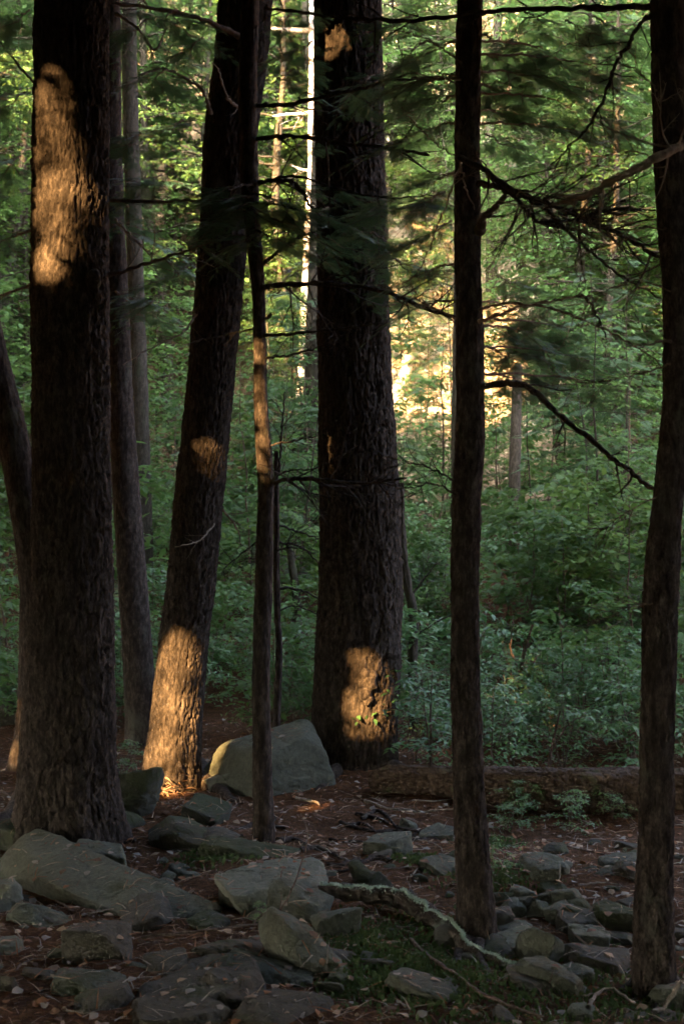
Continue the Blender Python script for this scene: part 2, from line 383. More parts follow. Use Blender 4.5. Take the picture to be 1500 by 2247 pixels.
# twigs, needles -----------------------------------------------------
def make_frond(fine):
    V, Fc = [], []
    def tri(a, b, c): n = len(V); V.extend([a, b, c]); Fc.append((n, n + 1, n + 2))
    g = random.Random(5); m = 12 if fine else 9
    tri((-.008, 0, 0), (.008, 0, 0), (0, 1, 0))
    for k in range(m):
        y = .06 + .9 * k / m; L = .34 * (1 - .8 * (k / m)) * g.uniform(.75, 1.15) + .03
        for sgn in (-1, 1):
            a = math.radians(g.uniform(42, 58)); dx, dy = sgn * math.sin(a), math.cos(a); y0 = y + (.03 if sgn > 0 else 0); zd = g.uniform(-.25, .05)
            def at(t): return (dx * L * t, y0 + dy * L * t, zd * L * t * t)
            if fine:
                nn = max(3, int(L / .034))
                for q in range(nn):
                    t = (q + .5) / nn; b = at(t); nl = .052 * (1 - .4 * t)
                    for s2 in (-1, 1):
                        e = (b[0] + nl * (dx * .5 + s2 * dy * .85), b[1] + nl * (dy * .5 - s2 * dx * .85), b[2] + g.uniform(-.006, .006))
                        tri((b[0] - dx * .011, b[1] - dy * .011, b[2]), (b[0] + dx * .012, b[1] + dy * .012, b[2]), e)
                e = at(1); b = at(0); tri((b[0] - .004, b[1], b[2]), (b[0] + .004, b[1], b[2]), e)
            else:
                e = at(1); b = at(.25); tri((b[0] - dy * .035, b[1] + dx * .035, b[2]), (b[0] + dy * .035, b[1] - dx * .035, b[2]), e)
                for t in (.25, .6):
                    for s2 in (-1, 1):
                        b = at(t); l2 = L * .38 * (1 - .5 * t); c2 = (b[0] + l2 * (dx * .6 + s2 * dy * .8), b[1] + l2 * (dy * .6 - s2 * dx * .8), b[2] - .02)
                        tri((b[0] - dx * .03, b[1] - dy * .03, b[2]), (b[0] + dx * .03, b[1] + dy * .03, b[2]), c2)
    return np.array(V, float), np.array(Fc)
FR_FINE = make_frond(True); FR_COARSE = make_frond(False)
def bough(seed, L=.95, n=22):
    """a flat drooping hemlock bough along +Y"""
    g = np.random.default_rng(seed); T = []; pos, Yd, sc = [], [], []
    t = np.linspace(0, 1, 9); wob = g.normal(0, .02, 9).cumsum()
    main = np.stack([wob, L * t, -.22 * L * t ** 2 + wob * .5], 1); T.append((main, .006, .0015, 4))
    for k in range(n):
        q = .08 + .9 * k / n; b = np.array([np.interp(q, t, main[:, c]) for c in range(3)]); s = 1 if k % 2 else -1
        a = math.radians(g.uniform(38, 62)); l = L * (.42 * (1 - q) + .12) * g.uniform(.7, 1.2)
        d = np.array([s * math.sin(a), math.cos(a), g.uniform(-.35, .05)])
        pos.append(b); Yd.append(d); sc.append(l)
        if l > .25 and g.random() < .55:
            pos.append(b + d * l * .35); Yd.append(d + np.array([-s * .55, .3, -.1])); sc.append(l * .6)
            pos.append(b + d * l * .3); Yd.append(d + np.array([s * .5, -.5, -.1])); sc.append(l * .55)
    pos.append(main[-1]); Yd.append(np.array([0, 1, -.4])); sc.append(.2)
    Yd = np.array(Yd); up = nrm(np.stack([g.normal(0, .12, len(pos)), g.normal(0, .12, len(pos)), np.ones(len(pos))], 1))
    v, f = batch(*FR_FINE, np.array(pos), *axes(Yd, up), np.array(sc)); tv, tf = tubes(T)
    v, f, mi = joinm([(v, f, 0), (tv, tf, 1)])
    return mesh('hemlock_bough', v, f, [M_NEEDLE, M_TWIG], mi, False)
BOUGH = [bough(1, .95, 15), bough(2, .95, 14), bough(3, .8, 12)]
def add_bough(parent, p, yaw, pitch, scale, k=0, roll=0):
    o = obj('needles', BOUGH[k % 3], parent)
    o.matrix_basis = Matrix.Translation(o.location + Vector(tuple(p))) @ Matrix.Rotation(yaw, 4, 'Z') @ Matrix.Rotation(pitch, 4, 'X') @ Matrix.Rotation(roll, 4, 'Y') @ Matrix.Diagonal((scale, scale, scale, 1))
    return o
def twigs(g, path, r0, n, length, lst, depth, flat=.45, t0=.12):
    m = len(path)
    for _ in range(n):
        t = g.uniform(t0, 1); k = min(int(t * (m - 1)), m - 2); b = path[k] + (path[k + 1] - path[k]) * (t * (m - 1) - k)
        T = nrm(path[k + 1] - path[k]); s = nrm(np.cross(T, g.normal(0, 1, 3) * np.array([flat, flat, 1]) )); a = g.uniform(.5, 1.15)
        d = nrm(T * math.cos(a) + s * math.sin(a)); L = length * g.uniform(.35, 1.1) * (1 - .45 * t)
        pts = [b]; 
        for i in range(4):
            d = nrm(d + g.normal(0, .17, 3) + np.array([0, 0, .03])); pts.append(pts[-1] + d * L / 4)
        pts = np.array(pts); lst.append((pts, r0, r0 * .35, 3 if r0 < .003 else 4))
        if depth: twigs(g, pts, r0 * .55, max(2, int(L * 16)), L * .5, lst, depth - 1, flat, .2)

def branch(tree, rows, w0, w1, nt=0, tl=.35, seed=0, mat=None, boughs=(), depth=1, kk=8, name='branch', rough=.06):
    """rows [(px,py,d)] from the trunk outwards; widths in photograph pixels"""
    g = np.random.default_rng(seed + 100); p = np.array([P(*r) for r in rows]); p = smooth_path(p, max(14, len(rows) * 6))
    n = len(p); L = np.sum(np.linalg.norm(np.diff(p, axis=0), axis=1)); d0, d1 = rows[0][2], rows[-1][2]
    p[1:-1] += g.normal(0, rough * .05, (n - 2, 3))
    r = np.linspace(w0 / 2 / F * d0, w1 / 2 / F * d1, n) * (1 + .12 * g.normal(0, 1, n)); r[0] *= 1.25
    v, f = tube(p, np.maximum(r, .0012), kk); b = obj(name, mesh(name, v, f, mat or M_TWIG), tree)
    if nt:
        lst = []; twigs(g, p, max(.0018, min(.0045, r.mean() * .45)), nt, tl, lst, depth)
        tv, tf = tubes(lst); o = obj('twigs', mesh('twigs', tv, tf, mat or M_TWIG), b); o['kind'] = 'stuff'
    for k, (t, yaw, pitch, sc) in enumerate(boughs):
        sc *= .66; yaw += g.normal(0, 22); pitch = pitch * .6 + g.normal(0, 7)
        q = p[min(n - 1, int(t * (n - 1)))]; add_bough(b, q, math.radians(yaw), math.radians(pitch), sc, seed + k, g.normal(0, .15))
    return b
def trunk(tree, rows, nseg, step, wb, depth, mat, name='trunk', **k):
    rows = np.asarray(rows, float)
    if rows[-1][2] > 8 and rows[-4][2] > 3 and nseg > 60:      # above the frame the stem is coarser
        up = rows[-4:].copy(); up[0][2] -= .05
        v, f = barked(up, 20, .3, wb * 2, depth, seed=3); obj('upper_trunk', mesh('upper_trunk', v, f, mat), tree)
        rows = rows[:-3]
    v, f = barked(rows, nseg, step, wb, depth, **k); return obj(name, mesh(name, v, f, mat), tree)
def root(tree, pts, r0, r1, mat, seed=0):
    """a surface root through ground pixels"""
    p = np.array([G(a, b) for a, b in pts]); p = smooth_path(p, 26); g = np.random.default_rng(seed)
    p[:, 2] = gh(p[:, 0], p[:, 1]) + np.linspace(r0 * .5, -r1 * .3, 26); p[:, :2] += g.normal(0, .008, (26, 2)).cumsum(0) * .5
    r = np.linspace(r0, r1, 26)
    v, f = barked(np.c_[p, r], 14, .02, .012, .003, seed=seed, lobes=.12); return obj('root', mesh('root', v, f, mat), tree)

# T1: thick pine on the left
r = [(160, 0, 164), (158, 300, 165), (155, 600, 166), (157, 900, 166), (158, 1200, 176), (154, 1500, 192), (148, 1690, 204), (148, 1820, 220)]
T1 = thing('pine_tree', G(148, 1825), 'thick dark pine trunk with a long orange sunlit stripe, roots flaring beside the mossy boulder', 'tree')
trunk(T1, trunk_rows(r, 7.3, .3, 15), 230, .013, .023, .016, M_PINE, flare=(.20, .55, 5, .6), seed=1)
b = thing; base = P(150, 1000, 7.3)
obj('crown', crown_mesh('crown', (base[0], 7.75), 4.2, 6.3, 17, 3300, 1), T1)
branch(T1, [(235, 440, 7.35), (330, 443, 7.30), (440, 440, 7.25), (520, 438, 7.20)], 9, 4, 8, .3, 1, boughs=[(.92, -70, -5, .55), (.75, -120, -10, .5), (.8, -40, 0, .5)])
branch(T1, [(235, 605, 7.35), (300, 585, 7.25), (380, 560, 7.15), (470, 530, 7.05)], 10, 4, 10, .35, 2, boughs=[(.9, -80, -5, .5), (.6, -30, -15, .5)])
branch(T1, [(80, 500, 7.90), (40, 515, 8.20), (-20, 540, 8.50)], 7, 4, 4, .3, 3, boughs=[(.4, 110, -15, .75), (.7, 60, -20, .7), (.9, 100, -20, .7)])
branch(T1, [(78, 620, 7.90), (30, 640, 8.20), (-30, 655, 8.50)], 7, 4, 5, .3, 4, boughs=[(.5, 100, -25, .7), (.9, 60, -20, .7)])
branch(T1, [(80, 190, 7.90), (40, 140, 8.20), (-10, 80, 8.50)], 6, 3, 5, .3, 5, boughs=[(.5, 90, 10, .7), (.9, 60, -10, .7)])
v, f = barked([[*P(200, 640, 7.27), .02], [*P(204, 625, 7.17), .035], [*P(206, 610, 7.15), .04], [*P(206, 592, 7.21), .02]], 24, .008, .02, .006, seed=4); obj('bark_knot', mesh('bark_knot', v, f, M_PINE), T1)
root(T1, [(235, 1765), (262, 1800), (280, 1835), (300, 1850)], .07, .02, M_PINE, 1)
root(T1, [(60, 1760), (20, 1790), (-30, 1810)], .08, .03, M_PINE, 2)

# T0: leaning trunk behind it, at the picture's left edge
T0 = thing('hemlock_tree', G(60, 1650), 'slim hemlock leaning behind the thick sunlit pine, mottled by small light flecks', 'tree')
trunk(T0, trunk_rows([(-70, 500, 62), (-20, 760, 66), (22, 930, 68), (55, 1100, 70), (82, 1300, 74), (88, 1620, 90)], 9.3, .2), 80, .02, .024, .006, M_HEM, flare=(.2, .4, 4, 0), seed=2)

# T2: grey trunk between the pine and the leaning one
T2 = thing('hemlock_tree', G(312, 1640), 'grey-brown leaning trunk in shade between the thick pine and the sunlit leaning one', 'tree')
trunk(T2, trunk_rows([(243, 0, 44), (248, 420, 48), (258, 700, 52), (266, 900, 56), (282, 1150, 62), (298, 1380, 66), (312, 1600, 70), (314, 1660, 76)], 10.6, .2, 24), 60, .025, .02, .005, M_HEM, flare=(.2, .35, 4, 1), seed=3)
obj('crown', crown_mesh('crown', (-2.4, 10.2), 2.8, 7.4, 25, 2800, 3), T2)
branch(T2, [(255, 30, 10.5), (300, 60, 10.4), (340, 110, 10.4), (365, 60, 10.4)], 8, 4, 6, .4, 7, boughs=[(.8, -60, -20, .8)])
branch(T2, [(250, 480, 10.5), (290, 520, 10.3), (330, 560, 10.2)], 6, 3, 6, .4, 8, boughs=[(.2, -90, -20, .9), (.5, -60, -20, .9), (.9, -100, -20, .9), (.3, 60, -15, .8)])
branch(T2, [(255, 640, 10.5), (280, 660, 10.3), (310, 690, 10.2)], 5, 3, 6, .4, 9, boughs=[(.2, -110, -20, .9), (.9, -70, -20, .9), (.4, 100, -20, .8)])

# T3: the leaning trunk with the glowing foot
T3 = thing('pine_tree', G(372, 1725), 'leaning pine trunk whose foot glows orange in the sun, standing beside the grey boulder', 'tree')
r = [(540, 0, 118), (525, 150, 118), (506, 300, 116), (492, 500, 110), (476, 700, 104), (457, 900, 104), (438, 1080, 106), (419, 1270, 106), (398, 1450, 108), (384, 1600, 112), (376, 1700, 122)]
trunk(T3, trunk_rows(r, 8.95, .3, 26), 170, .013, .020, .013, M_PINE, flare=(.14, .5, 5, 2.2), seed=5)
obj('crown', crown_mesh('crown', (.2, 8.3), 3.4, 7.2, 27, 4200, 5), T3)
branch(T3, [(525, 80, 8.65), (450, 45, 8.55), (350, 20, 8.45), (240, 5, 8.35)], 14, 6, 6, .4, 11)
branch(T3, [(532, 238, 8.55), (505, 222, 8.45), (490, 190, 8.40), (480, 150, 8.35)], 7, 3, 3, .25, 12, mat=M_PALE)
branch(T3, [(462, 250, 8.75), (445, 200, 8.65), (420, 178, 8.65), (360, 152, 8.55), (310, 165, 8.45)], 9, 5, 8, .35, 13)
branch(T3, [(430, 690, 8.75), (400, 730, 8.65), (330, 765, 8.55), (270, 800, 8.45)], 5, 2, 10, .35, 14)
branch(T3, [(470, 1150, 8.70), (440, 1185, 8.55), (400, 1197, 8.45), (385, 1200, 8.45)], 4, 2, 4, .2, 15, mat=M_PALE)
branch(T3, [(490, 1120, 8.75), (520, 1160, 8.65), (530, 1200, 8.65)], 5, 2, 6, .3, 16)
root(T3, [(430, 1700), (460, 1730), (495, 1745), (520, 1760)], .08, .015, M_PINE, 3)
root(T3, [(330, 1700), (312, 1722), (300, 1745)], .06, .02, M_PINE, 4)

# T5: the big central pine
T5 = thing('pine_tree', G(778, 1695), 'largest straight pine with a lumpy burl lit by one sun patch, next to the boulder', 'tree')
r = [(763, 0, 148), (767, 250, 152), (770, 450, 156), (776, 700, 158), (785, 1000, 166), (792, 1250, 178), (788, 1450, 190), (780, 1600, 190), (778, 1690, 196)]
trunk(T5, trunk_rows(r, 9.35, .3, 28), 230, .0145, .024, .017, M_PINE, flare=(.13, .28, 6, .4), seed=7)
obj('crown', crown_mesh('crown', (.1, 8.8), 3.2, 7.4, 29, 4400, 7), T5)
for k, (px, py, rr) in enumerate([(800, 1478, .035), (812, 1500, .045), (800, 1522, .05), (818, 1482, .03), (795, 1500, .035), (806, 1535, .035)]):
    bm = bmesh.new(); bmesh.ops.create_icosphere(bm, subdivisions=4, radius=1); vv = np.array([q.co[:] for q in bm.verts]); ff = np.array([[q.index for q in fc.verts] for fc in bm.faces]); bm.free()
    vv = vv * (1 + .28 * fbm(vv * 2.2 + k * 9, 4))[:, None] * rr * np.array([1, .75, 1.1]) + P(px, py, 9.35 - .278)
    obj('burl', mesh('burl', vv, ff, M_PINE), T5)
for k, (a, s) in enumerate([((820, 180), 100), ((840, 470), 60), ((720, 470), 120), ((800, 520), 20), ((850, 580), -60), ((740, 560), 60), ((830, 640), -80)]):
    branch(T5, [(a[0], a[1] - 14, 9.1), (a[0] + (18 if s < 60 else -10), a[1] - 10, 8.9), (a[0] + (30 if s < 60 else -20), a[1], 8.7)], 5, 3, 4, .35, 20 + k, boughs=[(.95, s, -25, .75), (.6, s + 60, -20, .7), (.9, s - 50, -30, .6)])
root(T5, [(860, 1690), (905, 1705), (960, 1712)], .05, .015, M_PINE, 5)
root(T5, [(740, 1700), (715, 1718), (690, 1740)], .05, .015, M_PINE, 6)

# T4: thin hemlock in front of the leaning pine
T4 = thing('hemlock_tree', G(579, 1850), 'thin crooked hemlock stem rising in front of the grey boulder, its middle sunlit', 'tree')
r = [(548, 0, 40), (543, 200, 42), (548, 400, 40), (558, 540, 34), (567, 640, 30), (570, 760, 29), (572, 880, 32), (579, 1000, 36), (583, 1080, 36), (580, 1250, 40), (574, 1450, 40), (575, 1650, 42), (579, 1830, 46)]
trunk(T4, trunk_rows(r, 7.3, .2, 11), 60, .013, .018, .0045, M_HEM, flare=(.08, .5, 4, 0), seed=8)
obj('crown', crown_mesh('crown', (-.5, 7.3), 2.8, 5.6, 12, 1800, 9), T4)
B4 = [([(560, 230, 7.3), (620, 231, 7.2), (700, 215, 7.1), (790, 195, 7.0), (860, 178, 6.9), (1000, 172, 6.8)], 11, 5, 14, .5),
      ([(560, 305, 7.3), (610, 300, 7.2), (680, 302, 7.1), (760, 315, 7.0), (850, 325, 6.9), (940, 340, 6.8)], 12, 6, 16, .5),
      ([(556, 402, 7.3), (610, 395, 7.25), (650, 405, 7.2), (680, 450, 7.2), (705, 480, 7.2)], 11, 6, 16, .4),
      ([(565, 405, 7.3), (640, 385, 7.2), (740, 415, 7.1), (850, 433, 7.0), (950, 430, 6.9)], 6, 3, 16, .4),
      ([(572, 632, 7.3), (620, 625, 7.2), (700, 622, 7.1), (790, 628, 7.0), (860, 645, 6.9), (930, 675, 6.8), (1000, 695, 6.7)], 12, 8, 18, .5),
      ([(575, 580, 7.3), (620, 545, 7.3), (660, 520, 7.3), (700, 505, 7.3)], 8, 4, 12, .4),
      ([(575, 735, 7.3), (630, 733, 7.2), (740, 722, 7.1), (830, 708, 7.0)], 8, 3, 10, .4),
      ([(575, 787, 7.3), (640, 778, 7.2), (700, 760, 7.1), (750, 748, 7.0)], 6, 3, 8, .4),
      ([(588, 1062, 7.3), (640, 1052, 7.2), (720, 1054, 7.1), (800, 1060, 7.0), (890, 1050, 6.9)], 11, 5, 22, .45),
      ([(585, 978, 7.3), (640, 968, 7.2), (700, 955, 7.1)], 5, 2, 12, .35),
      ([(585, 1060, 7.3), (625, 1035, 7.2), (690, 1030, 7.1)], 5, 2, 10, .35),
      ([(565, 720, 7.3), (530, 728, 7.25), (470, 740, 7.2), (420, 748, 7.1)], 4, 2, 8, .3),
      ([(575, 1180, 7.3), (530, 1215, 7.25), (490, 1250, 7.2)], 4, 2, 8, .35),
      ([(585, 1215, 7.3), (640, 1200, 7.3), (690, 1215, 7.3)], 4, 2, 10, .35),
      ([(575, 700, 7.3), (590, 695, 7.25), (596, 690, 7.2)], 6, 5, 0, 0)]
for k, (rw, a, c, n, l) in enumerate(B4): branch(T4, rw, a, c, n, l, 40 + k, M_HEM, boughs=([(.5, -60, -15, .55), (.95, -90, -15, .7), (.8, 20, -15, .6)] if k in (0, 2, 3, 5) else ()))
for k, (px, py, yw) in enumerate([(480, 455, 100), (520, 470, 60), (560, 480, -20), (600, 450, -60), (470, 500, 140), (540, 540, 110), (620, 500, -80), (590, 530, -40), (500, 430, 80), (650, 470, -70)]):
    branch(T4, [(553, py - 25, 7.25), ((553 + px) / 2, py - 22, 7.1), (px, py - 12, 6.95)], 5, 3, 3, .3, 60 + k, M_HEM, boughs=[(.95, yw, -20, .55), (.6, yw + 40, -18, .5), (.8, yw - 50, -25, .45)])

# T6 and T7: slender hemlocks on the right
T6 = thing('hemlock_tree', G(1046, 2065), 'slender straight hemlock rising by the lichen covered fallen branch, with an arching lower branch', 'tree')
r = [(1030, 0, 58), (1026, 200, 56), (1024, 400, 56), (1027, 600, 58), (1031, 800, 62), (1032, 950, 66), (1024, 1100, 66), (1020, 1300, 62), (1022, 1500, 66), (1028, 1700, 70), (1037, 1900, 76), (1046, 2060, 84)]
trunk(T6, trunk_rows(r, 5.65, .2, 10), 100, .009, .014, .006, M_HEM, flare=(.09, .5, 5, 1), seed=9)
obj('crown', crown_mesh('crown', (.5, 5.7), 3.4, 4.4, 12, 3600, 11), T6)
B6 = [([(1055, 848, 5.6), (1100, 840, 5.58), (1140, 845, 5.5), (1190, 875, 5.45), (1250, 930, 5.4), (1340, 1003, 5.3), (1440, 1082, 5.1)], 20, 13, 6, .25, M_HEM),
      ([(1052, 505, 5.6), (1060, 475, 5.5), (1085, 455, 5.45), (1108, 430, 5.4)], 24, 18, 3, .2, M_MOSSBARK),
      ([(1050, 403, 5.6), (1085, 410, 5.5), (1130, 432, 5.45), (1175, 482, 5.4), (1240, 486, 5.4), (1310, 468, 5.35), (1380, 455, 5.3)], 18, 8, 26, .45, M_HEM),
      ([(1050, 706, 5.6), (1100, 688, 5.5), (1150, 672, 5.5), (1210, 660, 5.45), (1270, 648, 5.4)], 12, 7, 2, .2, M_PALE),
      ([(1268, 648, 5.4), (1290, 660, 5.4), (1308, 695, 5.4), (1328, 740, 5.4)], 9, 5, 0, .2, M_HEM),
      ([(1050, 680, 5.6), (1100, 668, 5.5), (1160, 668, 5.45), (1250, 690, 5.4), (1350, 735, 5.3), (1460, 800, 5.2)], 8, 4, 12, .4, M_TWIG),
      ([(1000, 345, 5.5), (1060, 370, 5.45), (1130, 420, 5.4), (1250, 465, 5.35), (1350, 510, 5.3), (1440, 560, 5.2), (1510, 585, 5.1)], 17, 12, 26, .5, M_HEM),
      ([(1120, 420, 5.4), (1190, 455, 5.35), (1270, 530, 5.3), (1350, 600, 5.3), (1450, 655, 5.2)], 11, 5, 16, .4, M_HEM),
      ([(1010, 350, 5.55), (985, 430, 5.5), (950, 520, 5.5), (920, 590, 5.5), (888, 620, 5.5)], 6, 3, 8, .3, M_TWIG),
      ([(1002, 345, 5.55), (960, 318, 5.5), (910, 270, 5.5), (880, 235, 5.5)], 5, 2, 8, .3, M_TWIG),
      ([(1010, 355, 5.5), (1020, 410, 5.5), (1040, 460, 5.5)], 6, 4, 2, .2, M_PALE),
      ([(1000, 1058, 5.6), (955, 1032, 5.6), (900, 1016, 5.6), (840, 1030, 5.6)], 7, 2, 14, .3, M_HEM),
      ([(1000, 1085, 5.6), (950, 1062, 5.6), (890, 1070, 5.6), (850, 1050, 5.6)], 6, 2, 12, .3, M_HEM),
      ([(1012, 140, 5.6), (960, 100, 5.55), (900, 72, 5.5), (855, 68, 5.5)], 6, 3, 8, .3, M_TWIG),
      ([(1000, 700, 5.6), (960, 680, 5.6), (900, 650, 5.6)], 7, 4, 10, .3, M_TWIG),
      ([(1012, 175, 5.6), (950, 172, 5.6), (880, 175, 5.6)], 6, 3, 6, .35, M_TWIG)]
for k, (rw, a, c, n, l, m) in enumerate(B6): branch(T6, rw, a * .8, c * .65, int(n * 1.2), l, 80 + k, m, depth=1 if k in (0, 1, 3) else 2)
for k, q in enumerate([[(1068, 2062), (1100, 2085), (1140, 2095)], [(1030, 2075), (1005, 2100), (985, 2130)], [(1055, 2080), (1075, 2120), (1085, 2160)]]): root(T6, q, .03, .008, M_HEM, 90 + k)
for k, (px, py, yw, sc) in enumerate([(1105, 150, -60, .7), (1170, 185, -85, .75), (1225, 235, -70, .65), (1110, 270, -100, .6), (1260, 150, -80, .6), (1190, 120, -50, .6), (1090, 215, -70, .6), (1250, 300, -95, .5), (1110, 690, -80, .6), (1165, 745, -85, .65), (1215, 790, -95, .6), (1100, 790, -70, .6),
                                      (1140, 850, -80, .55), (1230, 730, -60, .5), (970, 120, 80, .6), (925, 195, 100, .6), (960, 410, 85, .5), (935, 610, 80, .5), (915, 690, 95, .5), (970, 240, 85, .55), (1300, 850, -85, .45), (945, 300, 95, .45)]):
    x0 = 1045 if px > 1030 else 1005
    branch(T6, [(x0, py - 30, 5.75), ((x0 + px) / 2, py - 28, 5.95), (px, py - 15, 6.2)], 6, 3, 4, .3, 110 + k, boughs=[(.98, yw, -22, sc), (.5, yw + 40, -20, sc * .8)] + ([(.75, yw - 50, -20, sc * .8)] if k % 2 else []))
for k, (px, py, yw, sc) in enumerate([(880, 330, 60, .6), (905, 470, 100, .6), (960, 520, 80, .5), (890, 560, 120, .55), (945, 455, 60, .5), (1300, 190, -70, .55), (1340, 290, -110, .5), (1095, 330, -60, .55), (1085, 110, -90, .6), (870, 70, 90, .6), (900, 130, 40, .6), (1180, 60, -60, .6), (1270, 80, -100, .6), (1330, 70, -60, .55), (1120, 640, -90, .5), (1180, 860, -60, .5)]):
    branch(T6, [(px + (30 if px < 1030 else -30), py - 35, 6.9), (px + (10 if px < 1030 else -10), py - 25, 6.8), (px, py - 12, 6.7)], 4, 2, 4, .3, 140 + k, boughs=[(.95, yw, -20, sc), (.4, yw + 60, -20, sc * .9), (.7, yw - 60, -18, sc * .8)])
for k, (px, py, yw, sc) in enumerate([(625, 60, -60, .7), (660, 130, 20, .7), (620, 190, -90, .6), (645, 345, -40, .6), (300, 80, 90, .8), (340, 190, 40, .7), (285, 330, 60, .8), (380, 300, 100, .7), (360, 60, -60, .7), (420, 120, 120, .6), (330, 420, 80, .7), (40, 60, 60, .8), (30, 240, 100, .8), (20, 380, 60, .7), (390, 620, 90, .6), (330, 680, 60, .6)]):
    branch(T3, [(px + 25, py - 38, 8.1), (px + 10, py - 28, 8.0), (px, py - 12, 7.9)], 4, 2, 5, .35, 170 + k, boughs=[(.95, yw, -20, sc), (.4, yw + 60, -20, sc * .9), (.7, yw - 60, -18, sc * .8)])
T7 = thing('hemlock_tree', G(1433, 2150), 'dark slender hemlock with peeling bark beside the stepped brown rocks, dead branches higher up', 'tree')
r = [(1464, 0, 78), (1464, 150, 72), (1470, 350, 72), (1480, 550, 66), (1486, 720, 62), (1482, 900, 62), (1468, 1060, 66), (1452, 1220, 74), (1445, 1380, 76), (1441, 1600, 74), (1437, 1850, 80), (1432, 2000, 86), (1432, 2140, 92)]
trunk(T7, trunk_rows(r, 5.05, .25, 9.5), 100, .009, .015, .0065, M_HEM, flare=(.09, .5, 5, 2), seed=10)
obj('crown', crown_mesh('crown', (1.3, 5.0), 3.4, 4.2, 11, 3600, 13), T7)
B7 = [([(1430, 14, 5.05), (1330, 17, 5.1), (1200, 19, 5.2), (1080, 22, 5.3), (980, 36, 5.35), (860, 45, 5.4), (760, 42, 5.5), (690, 30, 5.5), (580, 18, 5.6)], 18, 9, 10, .35, M_HEM),
      ([(1440, 30, 5.05), (1405, 50, 5.0), (1370, 110, 4.95), (1345, 150, 4.95), (1325, 215, 4.9), (1290, 275, 4.9), (1240, 330, 4.9), (1215, 370, 4.9)], 13, 5, 14, .35, M_HEM),
      ([(1510, 312, 5.05), (1460, 335, 4.95), (1400, 365, 4.95), (1340, 400, 5.0), (1280, 432, 5.1), (1220, 448, 5.2)], 28, 14, 14, .4, M_HEM),
      ([(1450, 350, 5.0), (1380, 330, 5.0), (1330, 340, 5.0), (1250, 370, 5.0)], 4, 2, 16, .35, M_TWIG),
      ([(1460, 500, 5.0), (1400, 500, 5.0), (1330, 520, 5.05), (1250, 500, 5.1)], 5, 2, 20, .4, M_TWIG),
      ([(1470, 750, 5.0), (1440, 750, 4.95), (1400, 765, 4.9)], 8, 4, 3, .2, M_TWIG),
      ([(1470, 800, 5.0), (1400, 820, 5.0), (1330, 835, 5.0), (1260, 840, 5.0)], 5, 2, 14, .4, M_TWIG),
      ([(1470, 640, 5.0), (1400, 615, 5.0), (1330, 640, 5.0), (1230, 720, 5.0)], 4, 2, 14, .35, M_TWIG),
      ([(1440, 1090, 5.0), (1380, 1120, 5.0), (1310, 1170, 5.0)], 4, 2, 14, .35, M_TWIG),
      ([(1440, 1320, 5.0), (1370, 1340, 5.0), (1300, 1370, 5.0)], 4, 2, 12, .3, M_TWIG),
      ([(1440, 200, 5.0), (1390, 150, 5.0), (1350, 140, 5.0)], 5, 2, 10, .3, M_TWIG)]
for k, (rw, a, c, n, l, m) in enumerate(B7): branch(T7, rw, a * .85, c * .65, int(n * 1.2), l, 150 + k, M_PALE if k == 2 else m, depth=2)
for k, q in enumerate([[(1460, 2150), (1490, 2175), (1530, 2190)], [(1410, 2160), (1385, 2180), (1350, 2195)], [(1435, 2170), (1445, 2200), (1440, 2235)]]): root(T7, q, .03, .008, M_HEM, 95 + k)

# ------------------------------------------------------------------ unseen hemlocks added around the clearing to shade it, crowns carved for sun patches
for k, (x, y, h, z0, rx, n) in enumerate([(-6.8, .5, 17, 2.2, 3.6, 3800), (-10.5, -2.6, 26, 2.4, 3.8, 5130), (-9.2, 3.6, 28, 2.6, 3.6, 4320), (-4.4, -1.5, 17, 2.6, 3.4, 3200), (-9, 1.5, 27, 2.6, 3.8, 4590), (-7.2, 6.5, 27, 3, 3.8, 4590), (-11.5, 6, 30, 3, 4, 4050), (-9.5, 12, 30, 3, 4, 4590), (-12.5, 17, 31, 3, 4, 3780), (-14, 11, 32, 3, 4, 3510),
                                          (-3, -5, 18, .5, 3.6, 3000), (2, -5.5, 18, .5, 3.8, 3000), (6, -3, 17, .5, 3.6, 2800), (-9.3, -4.2, 19, 2.4, 3.8, 3200), (7.5, 3, 17, .5, 3.4, 2600), (-12.5, 24, 31, 3, 4, 3780), (-2, -8.5, 17, .5, 4, 1900), (4, -9, 17, .5, 4, 1900), (9, -6, 17, .4, 4, 1900), (-12, -8, 17, .4, 4, 1900), (-7, -10, 17, .4, 4, 1900), (-13, -1, 18, .4, 4, 2800), (11, 0, 17, .4, 4, 1900), (-17, 15, 34, 6, 4.5, 2600), (-17, 22, 34, 6, 4.5, 2600), (-15.5, 28, 33, 6, 4.5, 2600), (-16, 7, 32, 6, 4.2, 3000), (-1.5, .3, 15, 5.0, 3.8, 3800), (2.5, 1.0, 15, 4.6, 3.8, 3800)]):
    t = thing('hemlock_tree', (x, y, g1(x, y)), 'tall dense hemlock added out of view to shade the rocky clearing', 'tree', 'unseen hemlocks shading the clearing')
    zb = g1(x, y); trunk(t, [[x, y, zb - .3, .24], [x + .05, y, zb + 3, .2], [x, y + .1, zb + 8, .14], [x, y, zb + h, .03]], 14, .25, .03, .01, M_HEM, flare=(.25, .4, 4, k), seed=20 + k)
    obj('crown', crown_mesh('crown', (x, y), rx, z0, h + .6, n, 30 + k), t)

